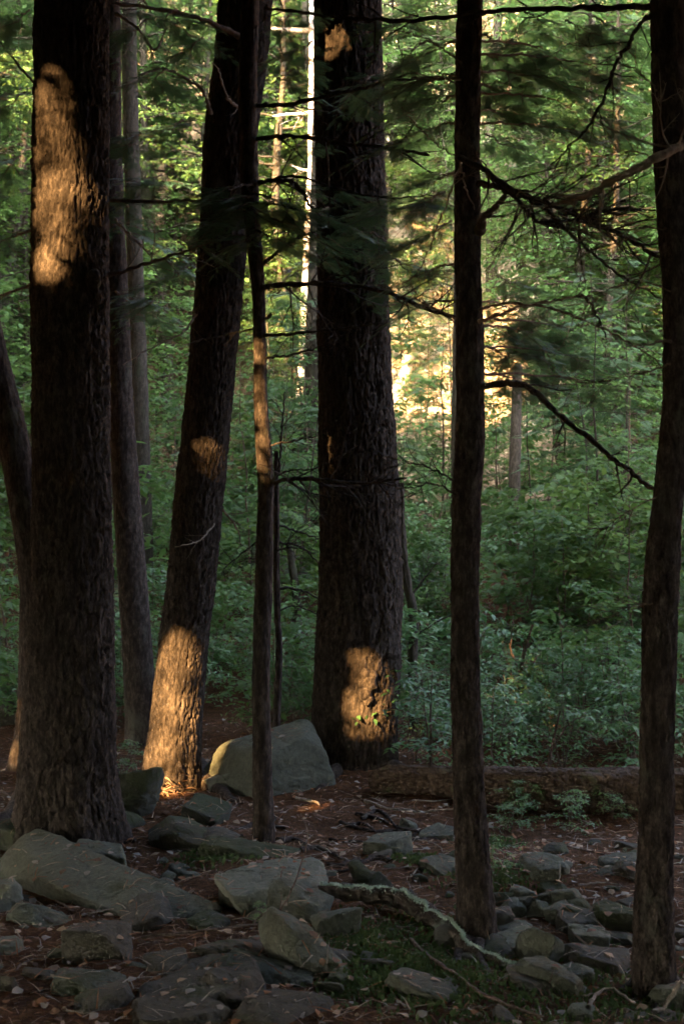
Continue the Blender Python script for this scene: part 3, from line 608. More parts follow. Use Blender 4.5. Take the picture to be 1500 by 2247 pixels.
# ------------------------------------------------------------------ rocks
def ico(sub):
    bm = bmesh.new(); bmesh.ops.create_icosphere(bm, subdivisions=sub, radius=1)
    v = np.array([q.co[:] for q in bm.verts]); f = np.array([[q.index for q in fc.verts] for fc in bm.faces]); bm.free(); return v, f
ICO = {k: ico(k) for k in (3, 4, 5, 6)}
def rock_mesh(L, W, H, seed, sub=5, cuts=7, sharp=24, jit=.25, rough=.085, planes=None):
    g = np.random.default_rng(seed); u, f = ICO[sub]
    nn = nrm(np.array([[1, 0, 0], [-1, 0, 0], [0, 1, 0], [0, -1, 0], [0, 0, 1], [0, 0, -1]], float) + g.normal(0, jit, (6, 3)) * np.array([1, 1, .5]))
    cc = nrm(g.normal(0, 1, (cuts, 3)) * np.array([1, 1, .8])); nn = np.concatenate([nn, cc]); dd = np.concatenate([np.ones(6), g.uniform(.88, 1.25, cuts)])
    if planes is not None: nn = nrm(np.array([a[:3] for a in planes])); dd = np.array([a[3] for a in planes])
    s = np.maximum(u @ nn.T, 0) / dd; r = np.sum(s ** sharp, 1) ** (-1 / sharp)
    p = u * r[:, None] * np.array([L, W, H]) / 2; m = (L * W * H) ** (1 / 3)
    nd = nrm(p / np.array([L, W, H]) ** 2)
    q = p / m
    d = .55 * fbm(q * 1.6 + seed, 3) + .9 * np.abs(fbm(q * np.array([2.2, 2.2, 6.]) + seed * 2, 4)) + .3 * fbm(q * 6 + seed, 3) + .3 * np.abs(fbm(q * np.array([9, 9, 16.]) + seed, 3))
    return p + nd * (d * rough * m)[:, None], f
ROCKS = []
def rock(px, py, L, W, H, yaw, tx, ty, mat, label, seed, name='rock', sub=5, sink=.3, group=None, dz=0, **k):
    sink = sink + .2; c = G(px, py) + np.array([0, 0, H * (.5 - sink) + dz]); v, f = rock_mesh(L * .88, W * .8, H * .8, seed, sub, **k)
    me = mesh(name, v, f, mat); o = obj(name, me); o.location = tuple(c); o.rotation_euler = (math.radians(tx), math.radians(ty), math.radians(yaw))
    if max(L, W) > .1: ROCKS.append((c[0], c[1], max(L, W) * .6, c[2] + max(L, W, H), o, v, f))
    return tag(o, label, 'boulder' if name == 'boulder' else 'rock', group)
rock(634, 1726, .74, .72, .74, 0, 0, 0, M_ROCK, 'large angular grey boulder at the foot of the biggest pine', 3, 'boulder', 6, .2, sharp=22, rough=.05, planes=[(-.3, -.25, .9, .72), (.5, -.82, .12, .46), (-.8, -.55, .35, .80), (0, 1, .25, .95), (1, .1, .3, .78), (0, 0, -1, 1), (.75, -.2, .75, .82)])
rock(510, 1728, .36, .34, .22, -10, 0, -18, M_ROCKP, 'pale cracked rock leaning on the large angular boulder', 4, sub=5)
rock(285, 1775, .30, .45, .36, 20, 0, 12, M_ROCKM, 'dark mossy boulder between the thick pine and the sunlit leaning trunk', 5, 'boulder', 6, .2)
rock(258, 1812, .16, .24, .2, 35, 0, 25, M_ROCKM, 'small mossy rock against the root of the thick pine', 6, sub=4)
rock(448, 1800, .25, .28, .20, -18, 0, 12, M_ROCKM, 'wedge shaped mossy rock in front of the sunlit leaning trunk', 7, sub=5)
rock(430, 1850, .55, .42, .18, -22, 0, 10, M_ROCKM, 'broad mossy slab sloping down towards the thin hemlock', 8, sub=5, sink=.35)
rock(550, 1872, .42, .3, .14, -8, 0, 6, M_ROCKM, 'low dark mossy ledge at the foot of the thin hemlock', 9, sub=5, sink=.35)
rock(205, 1965, 1.6, .38, .15, -47, 12, 3, M_ROCK, 'long smooth flat slab slanting across the brown needles', 10, sub=6, sink=.1, rough=.04, cuts=2, jit=.12, sharp=22, dz=.01)
rock(222, 1925, .27, .16, .20, -8, 10, 0, M_ROCK, 'upright blocky rock standing on edge behind the long flat slab', 11, sub=5, sink=.15, jit=.15, dz=.04)
rock(60, 1855, .42, .4, .2, 10, 0, 14, M_ROCKM, 'rough mossy rock beside the thick pine with a hollow under it', 12, sub=5, sink=.15)
rock(8, 1985, .17, .3, .2, 30, 0, 0, M_ROCKP, 'rounded pale rock upright before the upper end of the long slab', 13, sub=5, sink=.2)
rock(85, 2020, .3, .2, .12, -15, 0, 5, M_ROCK, 'low rock half buried below the long flat slab', 14, sub=5)
rock(12, 2085, .13, .16, .09, 10, 0, 0, M_ROCKP, 'small pale flat topped rock near the squared dark block', 15, sub=4)
rock(222, 2095, .26, .24, .15, 4, -4, 0, M_ROCKB, 'squared block with flat top and black shaded front', 16, sub=5, sink=.12, jit=.1, cuts=3, dz=.02)
rock(190, 2165, .26, .26, .07, -18, 0, 8, M_ROCK, 'thin tilted flagstone near the squared block', 17, sub=5, sink=.25, cuts=3)
rock(440, 2185, .55, .40, .12, 35, -6, -6, M_ROCKB, 'wide brown flagstone lying half under needles', 18, sub=6, sink=.3, rough=.07, cuts=4)
rock(400, 2235, .3, .25, .1, 20, 0, 0, M_ROCKB, 'lower brown flagstone tucked under the wide one', 19, sub=5)
rock(465, 2140, .36, .22, .08, -12, 0, 4, M_ROCKB, 'narrow pale edged flagstone above the wide brown one', 20, sub=5)
rock(600, 1965, .5, .5, .14, 15, -3, 4, M_ROCKP, 'pale broad flat rock under the end of the lichen branch', 21, sub=6, sink=.1, cuts=4)
rock(650, 2012, .26, .2, .19, -6, 20, 6, M_ROCK, 'bluish grey rock face below the pale flat rock', 22, sub=5, sink=.15, jit=.15)
rock(738, 2040, .19, .16, .14, 20, 0, 0, M_ROCKP, 'small peaked rock crusted with pale green lichen', 23, sub=5, sink=.2)
rock(640, 2105, .17, .22, .24, 25, 0, 8, M_ROCK, 'pointed rock with white tip standing up from the needles', 24, sub=5, sink=.15, jit=.45, cuts=9)
rock(700, 2125, .25, .16, .14, -28, 0, 22, M_ROCK, 'smooth grey wedge leaning on the white tipped rock', 25, sub=5, sink=.2)
rock(560, 2085, .35, .18, .07, 18, 0, 0, M_ROCKB, 'long low brown stone behind the white tipped rock', 26, sub=4)
rock(855, 1870, .25, .26, .14, -10, 0, 8, M_ROCK, 'rounded oblong grey rock on the rusty path', 27, sub=5, sink=.2)
rock(965, 1908, .16, .24, .13, -35, 0, 15, M_ROCK, 'sloping grey rock beside the slender straight hemlock', 28, sub=5)
rock(962, 1835, .22, .26, .1, -15, 0, 0, M_ROCK, 'flat grey rock behind the slender straight hemlock', 29, sub=5)
rock(895, 1815, .08, .12, .09, 40, 0, 20, M_ROCK, 'small upright shard by the broken end of the fallen log', 30, sub=4)
rock(920, 1930, .06, .08, .06, 10, 0, 0, M_ROCK, 'small round stone below the sloping rock by the hemlock', 31, sub=4)
rock(805, 1940, .1, .12, .1, 10, 0, 30, M_ROCKM, 'jagged little rock of thin layers behind the lichen branch', 32, sub=4, jit=.4)
rock(840, 1950, .1, .1, .09, 60, 0, 30, M_ROCKM, 'layered dark shard behind the middle of the lichen branch', 33, sub=4, jit=.4)
rock(785, 1955, .2, .15, .05, -5, 0, 4, M_ROCKB, 'flat reddish stone touching the lichen branch', 34, sub=4)
rock(1218, 1872, .14, .14, .08, -5, 0, 0, M_ROCKM, 'lone dark mossy block below the fallen log', 35, sub=4, sink=.15, jit=.12)
rock(1195, 1945, .15, .15, .075, -4, 0, -4, M_ROCK, 'flat capstone of the little rock pile', 36, sub=5, sink=.1, dz=.05)
rock(1210, 1958, .13, .14, .09, 10, 0, 0, M_ROCKM, 'mossy block supporting the flat capstone', 37, sub=4)
rock(1235, 1930, .06, .08, .06, 30, 0, 0, M_ROCKP, 'small pale wedge behind the flat capstone', 38, sub=4, dz=.05)
for k, (px, py, s) in enumerate([(1145, 1975, .1), (1150, 1993, .09), (1205, 1985, .1), (1235, 1988, .13), (1265, 2000, .1), (1205, 1965, .06), (1130, 2000, .09), (1275, 2025, .11), (1255, 2040, .11), (1180, 2000, .09), (1100, 1980, .08), (1090, 2030, .12), (1225, 2010, .1)]):
    rock(px, py, s * 1.3, s * 1.2, s, k * 47, 5, 8, [M_ROCK, M_ROCKM, M_ROCKB][k % 3], 'fist sized rock in the little rock pile between the two slender hemlocks', 50 + k, sub=4, sink=.2, group='rocks of the little pile')
rock(1355, 2035, .2, .16, .08, -12, 0, 8, M_ROCKM, 'mossy shelf rock with a dark hollow beneath', 39, sub=5, sink=.05, dz=.03)
rock(1295, 2075, .16, .18, .1, -4, 0, 0, M_ROCKP, 'pale green flat topped step rock', 40, sub=5, sink=.1, jit=.12, cuts=3)
rock(1310, 2118, .28, .2, .09, -8, 4, 6, M_ROCKB, 'brown layered step rock below the pale green one', 41, sub=5, sink=.15)
rock(1185, 2110, .16, .12, .2, -25, 0, 20, M_ROCK, 'upright triangular rock with black facet', 42, sub=5, sink=.15, jit=.3)
rock(1130, 2085, .2, .2, .12, 10, 0, -10, M_ROCKP, 'smooth light rock behind the upright triangular one', 43, sub=5)
rock(1205, 2165, .26, .16, .16, -28, 5, 18, M_ROCK, 'speckled grey slab leaning before the upright triangular rock', 44, sub=5, sink=.2)
rock(1270, 2145, .12, .14, .08, 0, 0, 0, M_ROCK, 'small plain rock between the leaning slab and brown step', 45, sub=4)
rock(1275, 2228, .1, .1, .07, 0, 0, 10, M_ROCKP, 'small lichen crusted rock among thin sticks', 46, sub=4)
rock(820, 2118, .13, .08, .05, -6, 0, 0, M_ROCKB, 'flat pinkish stone on green moss', 47, sub=4)
rock(860, 2108, .045, .03, .05, -20, 10, 20, M_ROCKP, 'tiny pale chip standing on green moss', 48, sub=3)
rock(20, 1590, .5, .4, .45, 30, 0, -20, M_ROCKB, 'brown mossy mound of stone beyond the thick pine, touched by sun', 49, 'boulder', 5)
g = np.random.default_rng(77)
for k in range(46):   # flat stones set in the path
    px, py = g.uniform(-300, 1800), g.uniform(1840, 2245); s = g.uniform(.09, .24)
    rock(px, py, s * g.uniform(1, 1.7), s * g.uniform(.9, 1.4), s * .4, g.uniform(0, 360), g.normal(0, 9), g.normal(0, 9), [M_ROCKB, M_ROCKM, M_ROCK, M_ROCKB][k % 4], 'flat stone half buried in the rusty needles', 260 + k, 'rock', 4, .22, 'half buried flat stones')
for k in range(80):
    px, py = g.uniform(-300, 1800), g.uniform(1830, 2250); s = g.uniform(.03, .085)
    rock(px, py, s * g.uniform(1, 1.8), s * g.uniform(1, 1.6), s * .6, g.uniform(0, 360), g.normal(0, 8), g.normal(0, 8), [M_ROCK, M_ROCKM, M_ROCKB, M_ROCK][k % 4], 'small loose stone scattered in the brown needle litter', 200 + k, 'stone', 3, .35, 'loose stones in the litter')
for k in range(18):   # rocks on the shaded bank behind
    x, y = g.uniform(-3.5, 4.2), g.uniform(12.5, 24); s = g.uniform(.3, .8)
    v, f = rock_mesh(s * 1.4, s, s * .8, 300 + k, 4); o = obj('boulder', mesh('boulder', v, f, [M_ROCK, M_ROCKM][k % 2])); o.location = (x, y, g1(x, y) + s * .15); o.rotation_euler = (0, .2, k)
    tag(o, 'grey boulder half hidden in the thicket behind the fallen log', 'boulder', 'boulders in the thicket')

# ------------------------------------------------------------------ fallen log, lichen branch, sticks
lg = thing('fallen_log', G(1150, 1800), 'long rotting fallen log with flaking bark lying behind the slender hemlocks', 'log')
pa, pb, pc = G(815, 1738), G(1170, 1790), G(1700, 1800)
rows = [[*(pa + [0, 0, .06]), .05], [*(pa * .75 + pb * .25 + [0, 0, .11]), .085], [*(pb + [0, .05, .15]), .125], [*(pc * .5 + pb * .5 + [0, .1, .14]), .135], [*(pc + [0, .1, .12]), .14]]
v, f = barked(rows, 110, .012, .03, .022, seed=31, lobes=.16); obj('trunk', mesh('trunk', v, f, M_LOG), lg)
g = np.random.default_rng(5)
for k in range(26):   # lifted flakes of bark and splinters
    t = g.uniform(0, 1) ** 1.6; c = pa * (1 - t) + pc * t; L = g.uniform(.15, .45)
    a = np.array([c[0], c[1] - .08 + g.uniform(0, .1), c[2] + g.uniform(.06, .22) * (.6 + .4 * t)]); e = a + np.array([L, g.normal(0, .02), g.normal(0, .015) + .01])
    p_ = np.linspace(a, e, 6) + g.normal(0, .006, (6, 3)); wv = np.array([.15, .8, 1, .9, .6, .1]) * g.uniform(.012, .03); up = np.array([0, -.5, .85])
    vv = np.concatenate([p_ + wv[:, None] * np.array([0, -.8, -.5]), p_ - wv[:, None] * np.array([0, -.8, -.5]), p_ + np.array([0, -.003, .007])]); n6 = np.arange(5)
    ff = np.concatenate([np.stack([n6, n6 + 1, n6 + 13, n6 + 12], 1), np.stack([n6 + 12, n6 + 13, n6 + 7, n6 + 6], 1), np.stack([n6 + 6, n6 + 7, n6 + 1, n6], 1)])
    obj('bark_flake', mesh('bark_flake', vv, ff, M_LOG, smooth=False), lg)
rows = [G(705, 1978), G(790, 1990), G(860, 1998), G(925, 2025), G(985, 2058), G(1040, 2098), G(1085, 2118), G(1145, 2140)]
rows = [[*(p + [0, 0, h]), r_] for p, h, r_ in zip(rows, (.05, .055, .05, .045, .035, .025, .01, -.01), (.022, .034, .036, .034, .031, .026, .022, .016))]
g = np.random.default_rng(3); rr_ = smooth_path(np.array(rows), 30); rr_[1:-1, :3] += g.normal(0, .009, (28, 3)); rows = rr_.tolist(); v, f = barked(rows, 50, .008, .016, .009, seed=33, lobes=.35); fb = obj('fallen_branch', mesh('fallen_branch', v, f, M_LICHEN)); tag(fb, 'crooked fallen branch crusted with pale lichen at the foot of the slender hemlock', 'branch')
# lichen tufts on top of it
g = np.random.default_rng(8); pth = smooth_path(np.array(rows), 200); k = g.integers(0, 200, 4000); c = pth[k]; a = g.normal(0.1, .5, 4000)
p = c[:, :3] + np.stack([0 * a, np.sin(a) * c[:, 3] * 1.0, np.cos(a) * c[:, 3] * 1.0], 1); Yd = np.stack([g.normal(0, 1, 4000), g.normal(0, 1, 4000), np.ones(4000)], 1)
LEAF4 = (np.array([[0, 0, 0], [-.28, .45, .05], [.28, .45, .05], [0, 1, -.1]], float), np.array([[0, 2, 1], [1, 2, 3]]))
M_LIC = plain('lichen', (.24, .33, .26), (.4, .5, .42), 60)
v, f = batch(*LEAF4, p, *axes(Yd, nrm(g.normal(0, 1, (4000, 3)))), g.uniform(.006, .016, 4000)); o = obj('lichen', mesh('lichen', v, f, M_LIC), fb); o.location = (0, 0, 0); o['kind'] = 'stuff'

def stick(pts, r0, r1, label, mat=M_TWIG, group=None, lift=0, seed=0, name='stick', raw=False, nt=0):
    g = np.random.default_rng(seed); p = np.array([P(*a) for a in pts]) if raw else np.array([G(*a) for a in pts])
    p = smooth_path(p, max(10, 5 * len(pts)))
    if not raw: p[:, 2] = gh(p[:, 0], p[:, 1]) + r0 + lift + .012
    if raw: p[:, 2] = np.maximum(p[:, 2], gh(p[:, 0], p[:, 1]) + r0 + .014)
    p[1:-1] += g.normal(0, .0016, (len(p) - 2, 3)); v, f = tube(p, np.linspace(r0, r1, len(p)) * (1 + .1 * g.normal(0, 1, len(p))), 7)
    parts = [(v, f, 0)]
    if nt:
        l = []; twigs(g, p, r0 * .5, nt, .18, l, 0); tv, tf = tubes(l); parts.append((tv, tf, 0))
    v, f, mi = joinm(parts); return tag(obj(name, mesh(name, v, f, mat)), label, 'stick', group)
stick([(310, 2083, 5.55), (400, 2090, 5.55), (490, 2076, 5.6), (560, 2046, 5.65), (615, 1995, 5.7), (645, 1940, 5.75), (665, 1880, 5.8), (675, 1830, 5.8), (660, 1785, 5.8)], .0065, .002, 'thin bent whip curving up out of the needles past the pale flat rock', seed=1, raw=True, name='bent_whip', nt=3)
stick([(900, 2072), (960, 2125), (1050, 2190), (1130, 2225), (1190, 2245)], .008, .006, 'long dark stick lying across the moss below the lichen branch', seed=2)
stick([(1430, 2243, 4.75), (1465, 2195, 4.8), (1510, 2130, 4.85)], .009, .006, 'pale stick leaning up beside the dark hemlock', M_PALE, seed=3, raw=True)
stick([(1160, 2115, 5.1), (1180, 2150, 5.05), (1192, 2190, 5.0), (1205, 2240, 4.9)], .006, .004, 'dark forked stick propped against the speckled leaning slab', seed=4, raw=True, nt=3)
stick([(800, 1765), (850, 1782), (900, 1785)], .010, .006, 'pale split stick before the broken end of the log', M_PALE, seed=5)
stick([(905, 1785, 8.0), (960, 1778, 7.95), (1000, 1775, 7.9)], .007, .004, 'thin grey stick poking from the broken end of the log', M_PALE, seed=6, raw=True)
stick([(1200, 1850), (1270, 1870), (1330, 1885), (1390, 1905)], .006, .004, 'long thin stick past the lone mossy block', seed=7)
stick([(1290, 2235), (1310, 2205), (1345, 2195), (1390, 2225)], .007, .005, 'arched pale root stick beside the small lichen crusted rock', M_PALE, seed=8, lift=.02)
stick([(180, 2115), (225, 2100), (245, 2085)], .005, .003, 'short pale stick at the front of the squared block', M_PALE, seed=9, lift=.02)
stick([(650, 1760), (690, 1768), (700, 1775)], .012, .006, 'sunlit splinter of wood on the path before the boulder', M_PALE, seed=10)
g = np.random.default_rng(21)
for k in range(90):
    px, py = g.uniform(-30, 1530), g.uniform(1740, 2245); a = g.normal(0, .5); L = g.uniform(15, 75)
    q = [(px, py), (px + L * math.cos(a), min(2300, py + L * .4 * math.sin(a) + g.normal(0, 4))), (px + 2 * L * math.cos(a + g.normal(0, .3)), max(1700, min(2300, py + L * .8 * math.sin(a))))]
    stick(q, g.uniform(.002, .0055), .002, 'thin dead twig lying on the needle covered ground', [M_TWIG, M_PALE, M_TWIG][k % 3], 'dead twigs on the ground', seed=300 + k, name='twig')
for k in range(16):   # exposed roots across the path
    px, py = g.uniform(500, 900), g.uniform(1770, 1900); s = g.choice([-1, 1])
    root(T5 if k % 2 else T3, [(px, py), (px + s * 40, py + g.normal(0, 8)), (px + s * 90, py + 15 + g.normal(0, 10)), (px + s * 130, py + 20)], g.uniform(.01, .02), .006, M_HEM, 60 + k)

# loose litter: needles, twigs, leaf scraps
g = np.random.default_rng(31); n = 41000
yy = 3.4 + 8.0 * g.random(n) ** 1.15; xx = g.uniform(-1, 1, n) * (1.2 + .3 * yy); zg = gh(xx, yy)
q = np.stack([xx, yy, 0 * xx], 1); zg = zg + .018 * fbm(q * 9, 3) + .010 * vn(q * 31) + .004 + g.random(n) * .006
typ = g.random(n); a = g.random(n) * 6.283; Yd = np.stack([np.cos(a), np.sin(a), g.normal(0, .18, n)], 1); up = nrm(np.stack([g.normal(0, .35, n), g.normal(0, .35, n), np.ones(n)], 1))
nd = (np.array([[-.03, 0, 0], [.03, 0, 0], [.02, .5, .06], [-.02, .5, .06], [0, 1, 0]], float), np.array([[0, 1, 2], [0, 2, 3], [3, 2, 4]]))
lf = (np.array([[0, 0, 0], [-.33, .4, .12], [.33, .4, .14], [.25, .75, .06], [-.22, .75, .08], [0, 1, .02]], float), np.array([[0, 2, 1], [1, 2, 3], [1, 3, 4], [4, 3, 5]]))
from mathutils.bvhtree import BVHTree
for cx, cy_, rr, zt, ro, rv, rf in ROCKS:
    mw = np.array(ro.rotation_euler.to_matrix()); wv = rv @ mw.T + np.array(ro.location); bv = BVHTree.FromPolygons(wv.tolist(), rf.tolist())
    for k in np.nonzero((np.abs(xx - cx) < rr) & (np.abs(yy - cy_) < rr))[0]:
        h = bv.ray_cast(Vector((xx[k], yy[k], zt + .5)), Vector((0, 0, -1)))
        if h[0] is not None and h[0].z > zg[k] - .01:
            if h[1].z > .75 and g.random() < .55 * (1 + math.sin(xx[k] * 23) * math.sin(yy[k] * 19)) * .7: zg[k] = h[0].z + .003; up[k] = (h[1].x, h[1].y, h[1].z); Yd[k] -= up[k] * (Yd[k] @ up[k])
            else: zg[k] -= .1
parts = []; pos = np.stack([xx, yy, zg], 1); A = axes(Yd, up)
for m in range(4):
    s = (typ < .8) & (np.arange(n) % 4 == m); v, f = batch(*nd, pos[s], *[q[s] for q in A], g.uniform(.02, .11, s.sum())); parts.append((v, f, m))
    s = (typ >= .8) & (np.arange(n) % 4 == m); v, f = batch(*lf, pos[s], *[q[s] for q in A], g.uniform(.014, .055, s.sum())); parts.append((v, f, m))
v, f, mi = joinm(parts); o = obj('leaf_litter', mesh('leaf_litter', v, f, M_L, mi, False)); o['kind'] = 'stuff'; tag(o, 'rusty brown needles and dead leaf scraps covering the ground', 'leaf litter')
# heap of shed bark at the foot of the sunlit trunk
hp = G(348, 1738); n = 500; pos = hp + np.stack([g.normal(0, .09, n), g.normal(-.02, .06, n), np.abs(g.normal(0, .035, n)) + .01], 1); a = g.random(n) * 6.28
v, f = batch(nd[0] * np.array([2.2, 1, 1]), nd[1], pos, *axes(np.stack([np.cos(a), np.sin(a) * .5, g.normal(0, .3, n)], 1), nrm(np.stack([g.normal(0, .4, n), g.normal(0, .4, n), np.ones(n)], 1))), g.uniform(.04, .12, n))
o = obj('shed_bark', mesh('shed_bark', v, f, [M_L[2], M_L[0]], np.arange(len(f)) % 5 == 0, False)); o['kind'] = 'stuff'; tag(o, 'heap of shed bark flakes at the foot of the sunlit leaning trunk', 'bark flakes')
# moss cushions
n = 10000; cs = [(780, 2075, .16), (880, 2060, .2), (900, 2140, .22), (960, 2110, .2), (1000, 2170, .25), (830, 2160, .15), (1080, 1930, .15), (1070, 1850, .12), (1330, 2180, .3), (1100, 2220, .3), (480, 1880, .15), (920, 1890, .08), (1430, 2210, .25)]
ci = g.integers(0, len(cs), n); cc = np.array([[*G(a, b)[:2], r_] for a, b, r_ in cs])[ci]; xx = cc[:, 0] + g.normal(0, 1, n) * cc[:, 2] * .7; yy = cc[:, 1] + g.normal(0, 1, n) * cc[:, 2] * .8
q = np.stack([xx, yy, 0 * xx], 1); pos = np.stack([xx, yy, gh(xx, yy) + .018 * fbm(q * 9, 3) + .004], 1)
v, f = batch(*LEAF4, pos, *axes(np.stack([g.normal(0, .6, n), g.normal(0, .6, n), np.ones(n)], 1), nrm(g.normal(0, 1, (n, 3)))), g.uniform(.012, .03, n))
o = obj('moss', mesh('moss', v, f, M_MOSS)); o['kind'] = 'stuff'; tag(o, 'low green moss tufts on the ground around the lichen branch', 'moss')

# ------------------------------------------------------------------ foliage prototypes
LEAF = (np.array([[0, 0, 0], [-.27, .34, .07], [.27, .34, .07], [0, .42, 0], [-.2, .68, .03], [.2, .68, .03], [0, 1, -.1]], float), np.array([[0, 3, 1], [0, 2, 3], [1, 3, 4], [3, 2, 5], [4, 3, 6], [3, 5, 6]]))
def sprays(g, centres, dirs, lens, leaf, per, lay=.25, lw=1.0):
    """leaves in flat pairs along twigs"""
    pos, Yd, up, sc = [], [], [], []
    for c, d, l in zip(centres, dirs, lens):
        n = per; t = np.linspace(.12, 1, n); s = np.where(np.arange(n) % 2, 1, -1); side = nrm(np.cross(d, [0, 0, 1.]))
        p = c + d * (l * t)[:, None] + np.array([0, 0, -.18]) * (l * t ** 2)[:, None] + g.normal(0, leaf * .35, (n, 3)) * [1, 1, .6]
        pos.append(p); Yd.append(d * .55 + side * s[:, None] * .9 + g.normal(0, .3, (n, 3)) - [0, 0, .2]); up.append(nrm(np.array([0, 0, 1.]) + g.normal(0, lay, (n, 3)))); sc.append(leaf * g.uniform(.55, 1.15, n))
    return batch(LEAF[0] * np.array([lw, 1, 1]), LEAF[1], np.concatenate(pos), *axes(np.concatenate(Yd), np.concatenate(up)), np.concatenate(sc))
def proto_broad(seed, h, R, nl, leaf, per, mat, bark, z0=.2, r0=.03, tw=7, stems=1, lw=1.0, cone=.5):
    """(stem mesh, leaf mesh): stems with limbs whose twigs carry leaves"""
    g = np.random.default_rng(seed); T = []; cs, ds, ls = [], [], []
    for s in range(stems):
        lean = g.normal(0, .12 if stems == 1 else .3, 2) * h * .5; t = np.linspace(0, 1, 10)
        st = np.stack([lean[0] * t + g.normal(0, .012 * h, 10).cumsum() * .5, lean[1] * t + g.normal(0, .012 * h, 10).cumsum() * .5, h * t], 1); st[0, :2] = g.normal(0, .03, 2) if stems > 1 else 0; st[0, 2] = -.15
        T.append((st, r0, r0 * .2, 7))
        for k in range(nl // stems):
            q = z0 + (1 - z0) * (k + g.random()) / (nl // stems); b = np.array([np.interp(q, t, st[:, c]) for c in range(3)]); a = g.random() * 6.283
            L = R * (1 - cone * max(0, (q - .35) / .65)) * g.uniform(.55, 1.1); d = nrm(np.array([math.cos(a), math.sin(a), g.uniform(.05, .55)]))
            tt = np.linspace(0, 1, 6)[:, None]; lp = b + d * L * tt + np.array([0, 0, -.22 * L]) * tt ** 2 + np.concatenate([[[0, 0, 0]], g.normal(0, .03 * L, (5, 3))]); T.append((lp, r0 * .3 * (1 - .5 * q), .002, 4))
            for j in range(tw):
                u = .2 + .8 * (j + g.random()) / tw; c = np.array([np.interp(u, tt[:, 0], lp[:, m]) for m in range(3)]); aa = a + g.normal(0, .9)
                cs.append(c); ds.append(nrm(np.array([math.cos(aa), math.sin(aa), g.normal(-.02, .18)]))); ls.append(max(leaf * 2.2, R * .34 * g.uniform(.5, 1.2)))
    for c, d, l in zip(cs[::2], ds[::2], ls[::2]): T.append((np.array([c, c + d * l * .5 - [0, 0, .04 * l], c + d * l - [0, 0, .18 * l]]), .0035 if h > 3 else .002, .001, 3))
    v, f = sprays(g, cs, ds, ls, leaf, per, .28, lw); tv, tf = tubes(T)
    return mesh('stem', tv, tf, bark), mesh('leaves', v, f, mat, smooth=False)
def proto_hem(seed, h, R, nb, per, r0, z0=.06, dead=.0, fs=.55):
    g = np.random.default_rng(seed); T = []; pos, Yd, sc = [], [], []
    t = np.linspace(0, 1, 10); st = np.stack([g.normal(0, .006 * h, 10).cumsum(), g.normal(0, .006 * h, 10).cumsum(), h * t], 1); st[0] = (0, 0, -.2); T.append((st, r0, r0 * .12, 9))
    for k in range(nb):
        q = z0 + (1 - z0) * (k + g.random()) / nb; b = np.array([np.interp(q, t, st[:, c]) for c in range(3)]); a = k * 2.4 + g.normal(0, .4); L = R * (1 - q) ** .65 * g.uniform(.65, 1.15) + .15
        d = np.array([math.cos(a), math.sin(a), g.uniform(-.05, .3)]); tt = np.linspace(0, 1, 7)[:, None]; lp = b + d * L * tt + np.array([0, 0, -.3 * L]) * tt ** 2; T.append((lp, max(.004, r0 * .2), .002, 4))
        if q < dead:
            twigs(g, lp, .003, 10, L * .4, T, 0); continue
        m = max(3, int(per * L / R))
        for j in range(m):
            u = .15 + .85 * (j + g.random()) / m; c = np.array([np.interp(u, tt[:, 0], lp[:, e]) for e in range(3)]); s = 1 if j % 2 else -1; aa = a + s * g.uniform(.5, 1.1)
            pos.append(c); Yd.append([math.cos(aa), math.sin(aa), g.uniform(-.45, .0)]); sc.append(fs * g.uniform(.6, 1.15) * (1 - .35 * u))
        pos.append(lp[-1]); Yd.append([d[0], d[1], -.4]); sc.append(fs * .7)
    n = len(pos); up = nrm(np.stack([g.normal(0, .2, n), g.normal(0, .2, n), np.ones(n)], 1)); v, f = batch(*FR_COARSE, np.array(pos), *axes(np.array(Yd), up), np.array(sc)); tv, tf = tubes(T)
    return mesh('trunk', tv, tf, M_FARBARK), mesh('needles', v, f, M_NEEDLE, smooth=False)
PR = {}
for k in range(4): PR['shrub', k] = proto_broad(400 + k, (.75, .9, .6, 1.1)[k], .5, 18, (.06, .07, .055, .08)[k], 7, M_LAUREL if k < 3 else M_LEAF, M_TWIG, .15, .008, 5, 3 if k < 3 else 2, .85)
for k in range(4): PR['sapling', k] = proto_broad(420 + k, (2.2, 3.0, 3.8, 2.6)[k], (.9, 1.0, 1.2, 1.1)[k], 22, (.10, .09, .11, .13)[k], 8, (M_LEAF, M_LEAF, M_LEAF, M_YELLOW)[k], M_TWIG, .22, .02, 7, 1, (1, 1, 1.2, 1.35)[k])
for k in range(4): PR['tree', k] = proto_broad(440 + k, (8.5, 10, 9, 11)[k], (2.2, 2.5, 2.0, 2.6)[k], 62, .115, 9, (M_LEAF, M_YELLOW, M_LEAF, M_LEAF)[k], M_FARBARK, .16, .10, 13, 1, 1.1, .35)
for k in range(3): PR['hemsap', k] = proto_hem(460 + k, (2.0, 3.2, 4.2)[k], (.8, 1.1, 1.3)[k], 34, 8, .022, .06, (0, .12, .2)[k], .42)
for k in range(3): PR['hemlock', k] = proto_hem(480 + k, (9, 11, 10)[k], (2.3, 2.6, 2.0)[k], 66, 11, .11, .08, .14, .62)
INFO = {'shrub': ('leafy_shrub', 'shrub', 'stem', 'leaves'), 'sapling': ('sapling', 'sapling', 'stem', 'leaves'), 'tree': ('broadleaf_tree', 'tree', 'trunk', 'crown'), 'hemsap': ('hemlock_sapling', 'sapling', 'trunk', 'needles'), 'hemlock': ('hemlock_tree', 'tree', 'trunk', 'crown')}
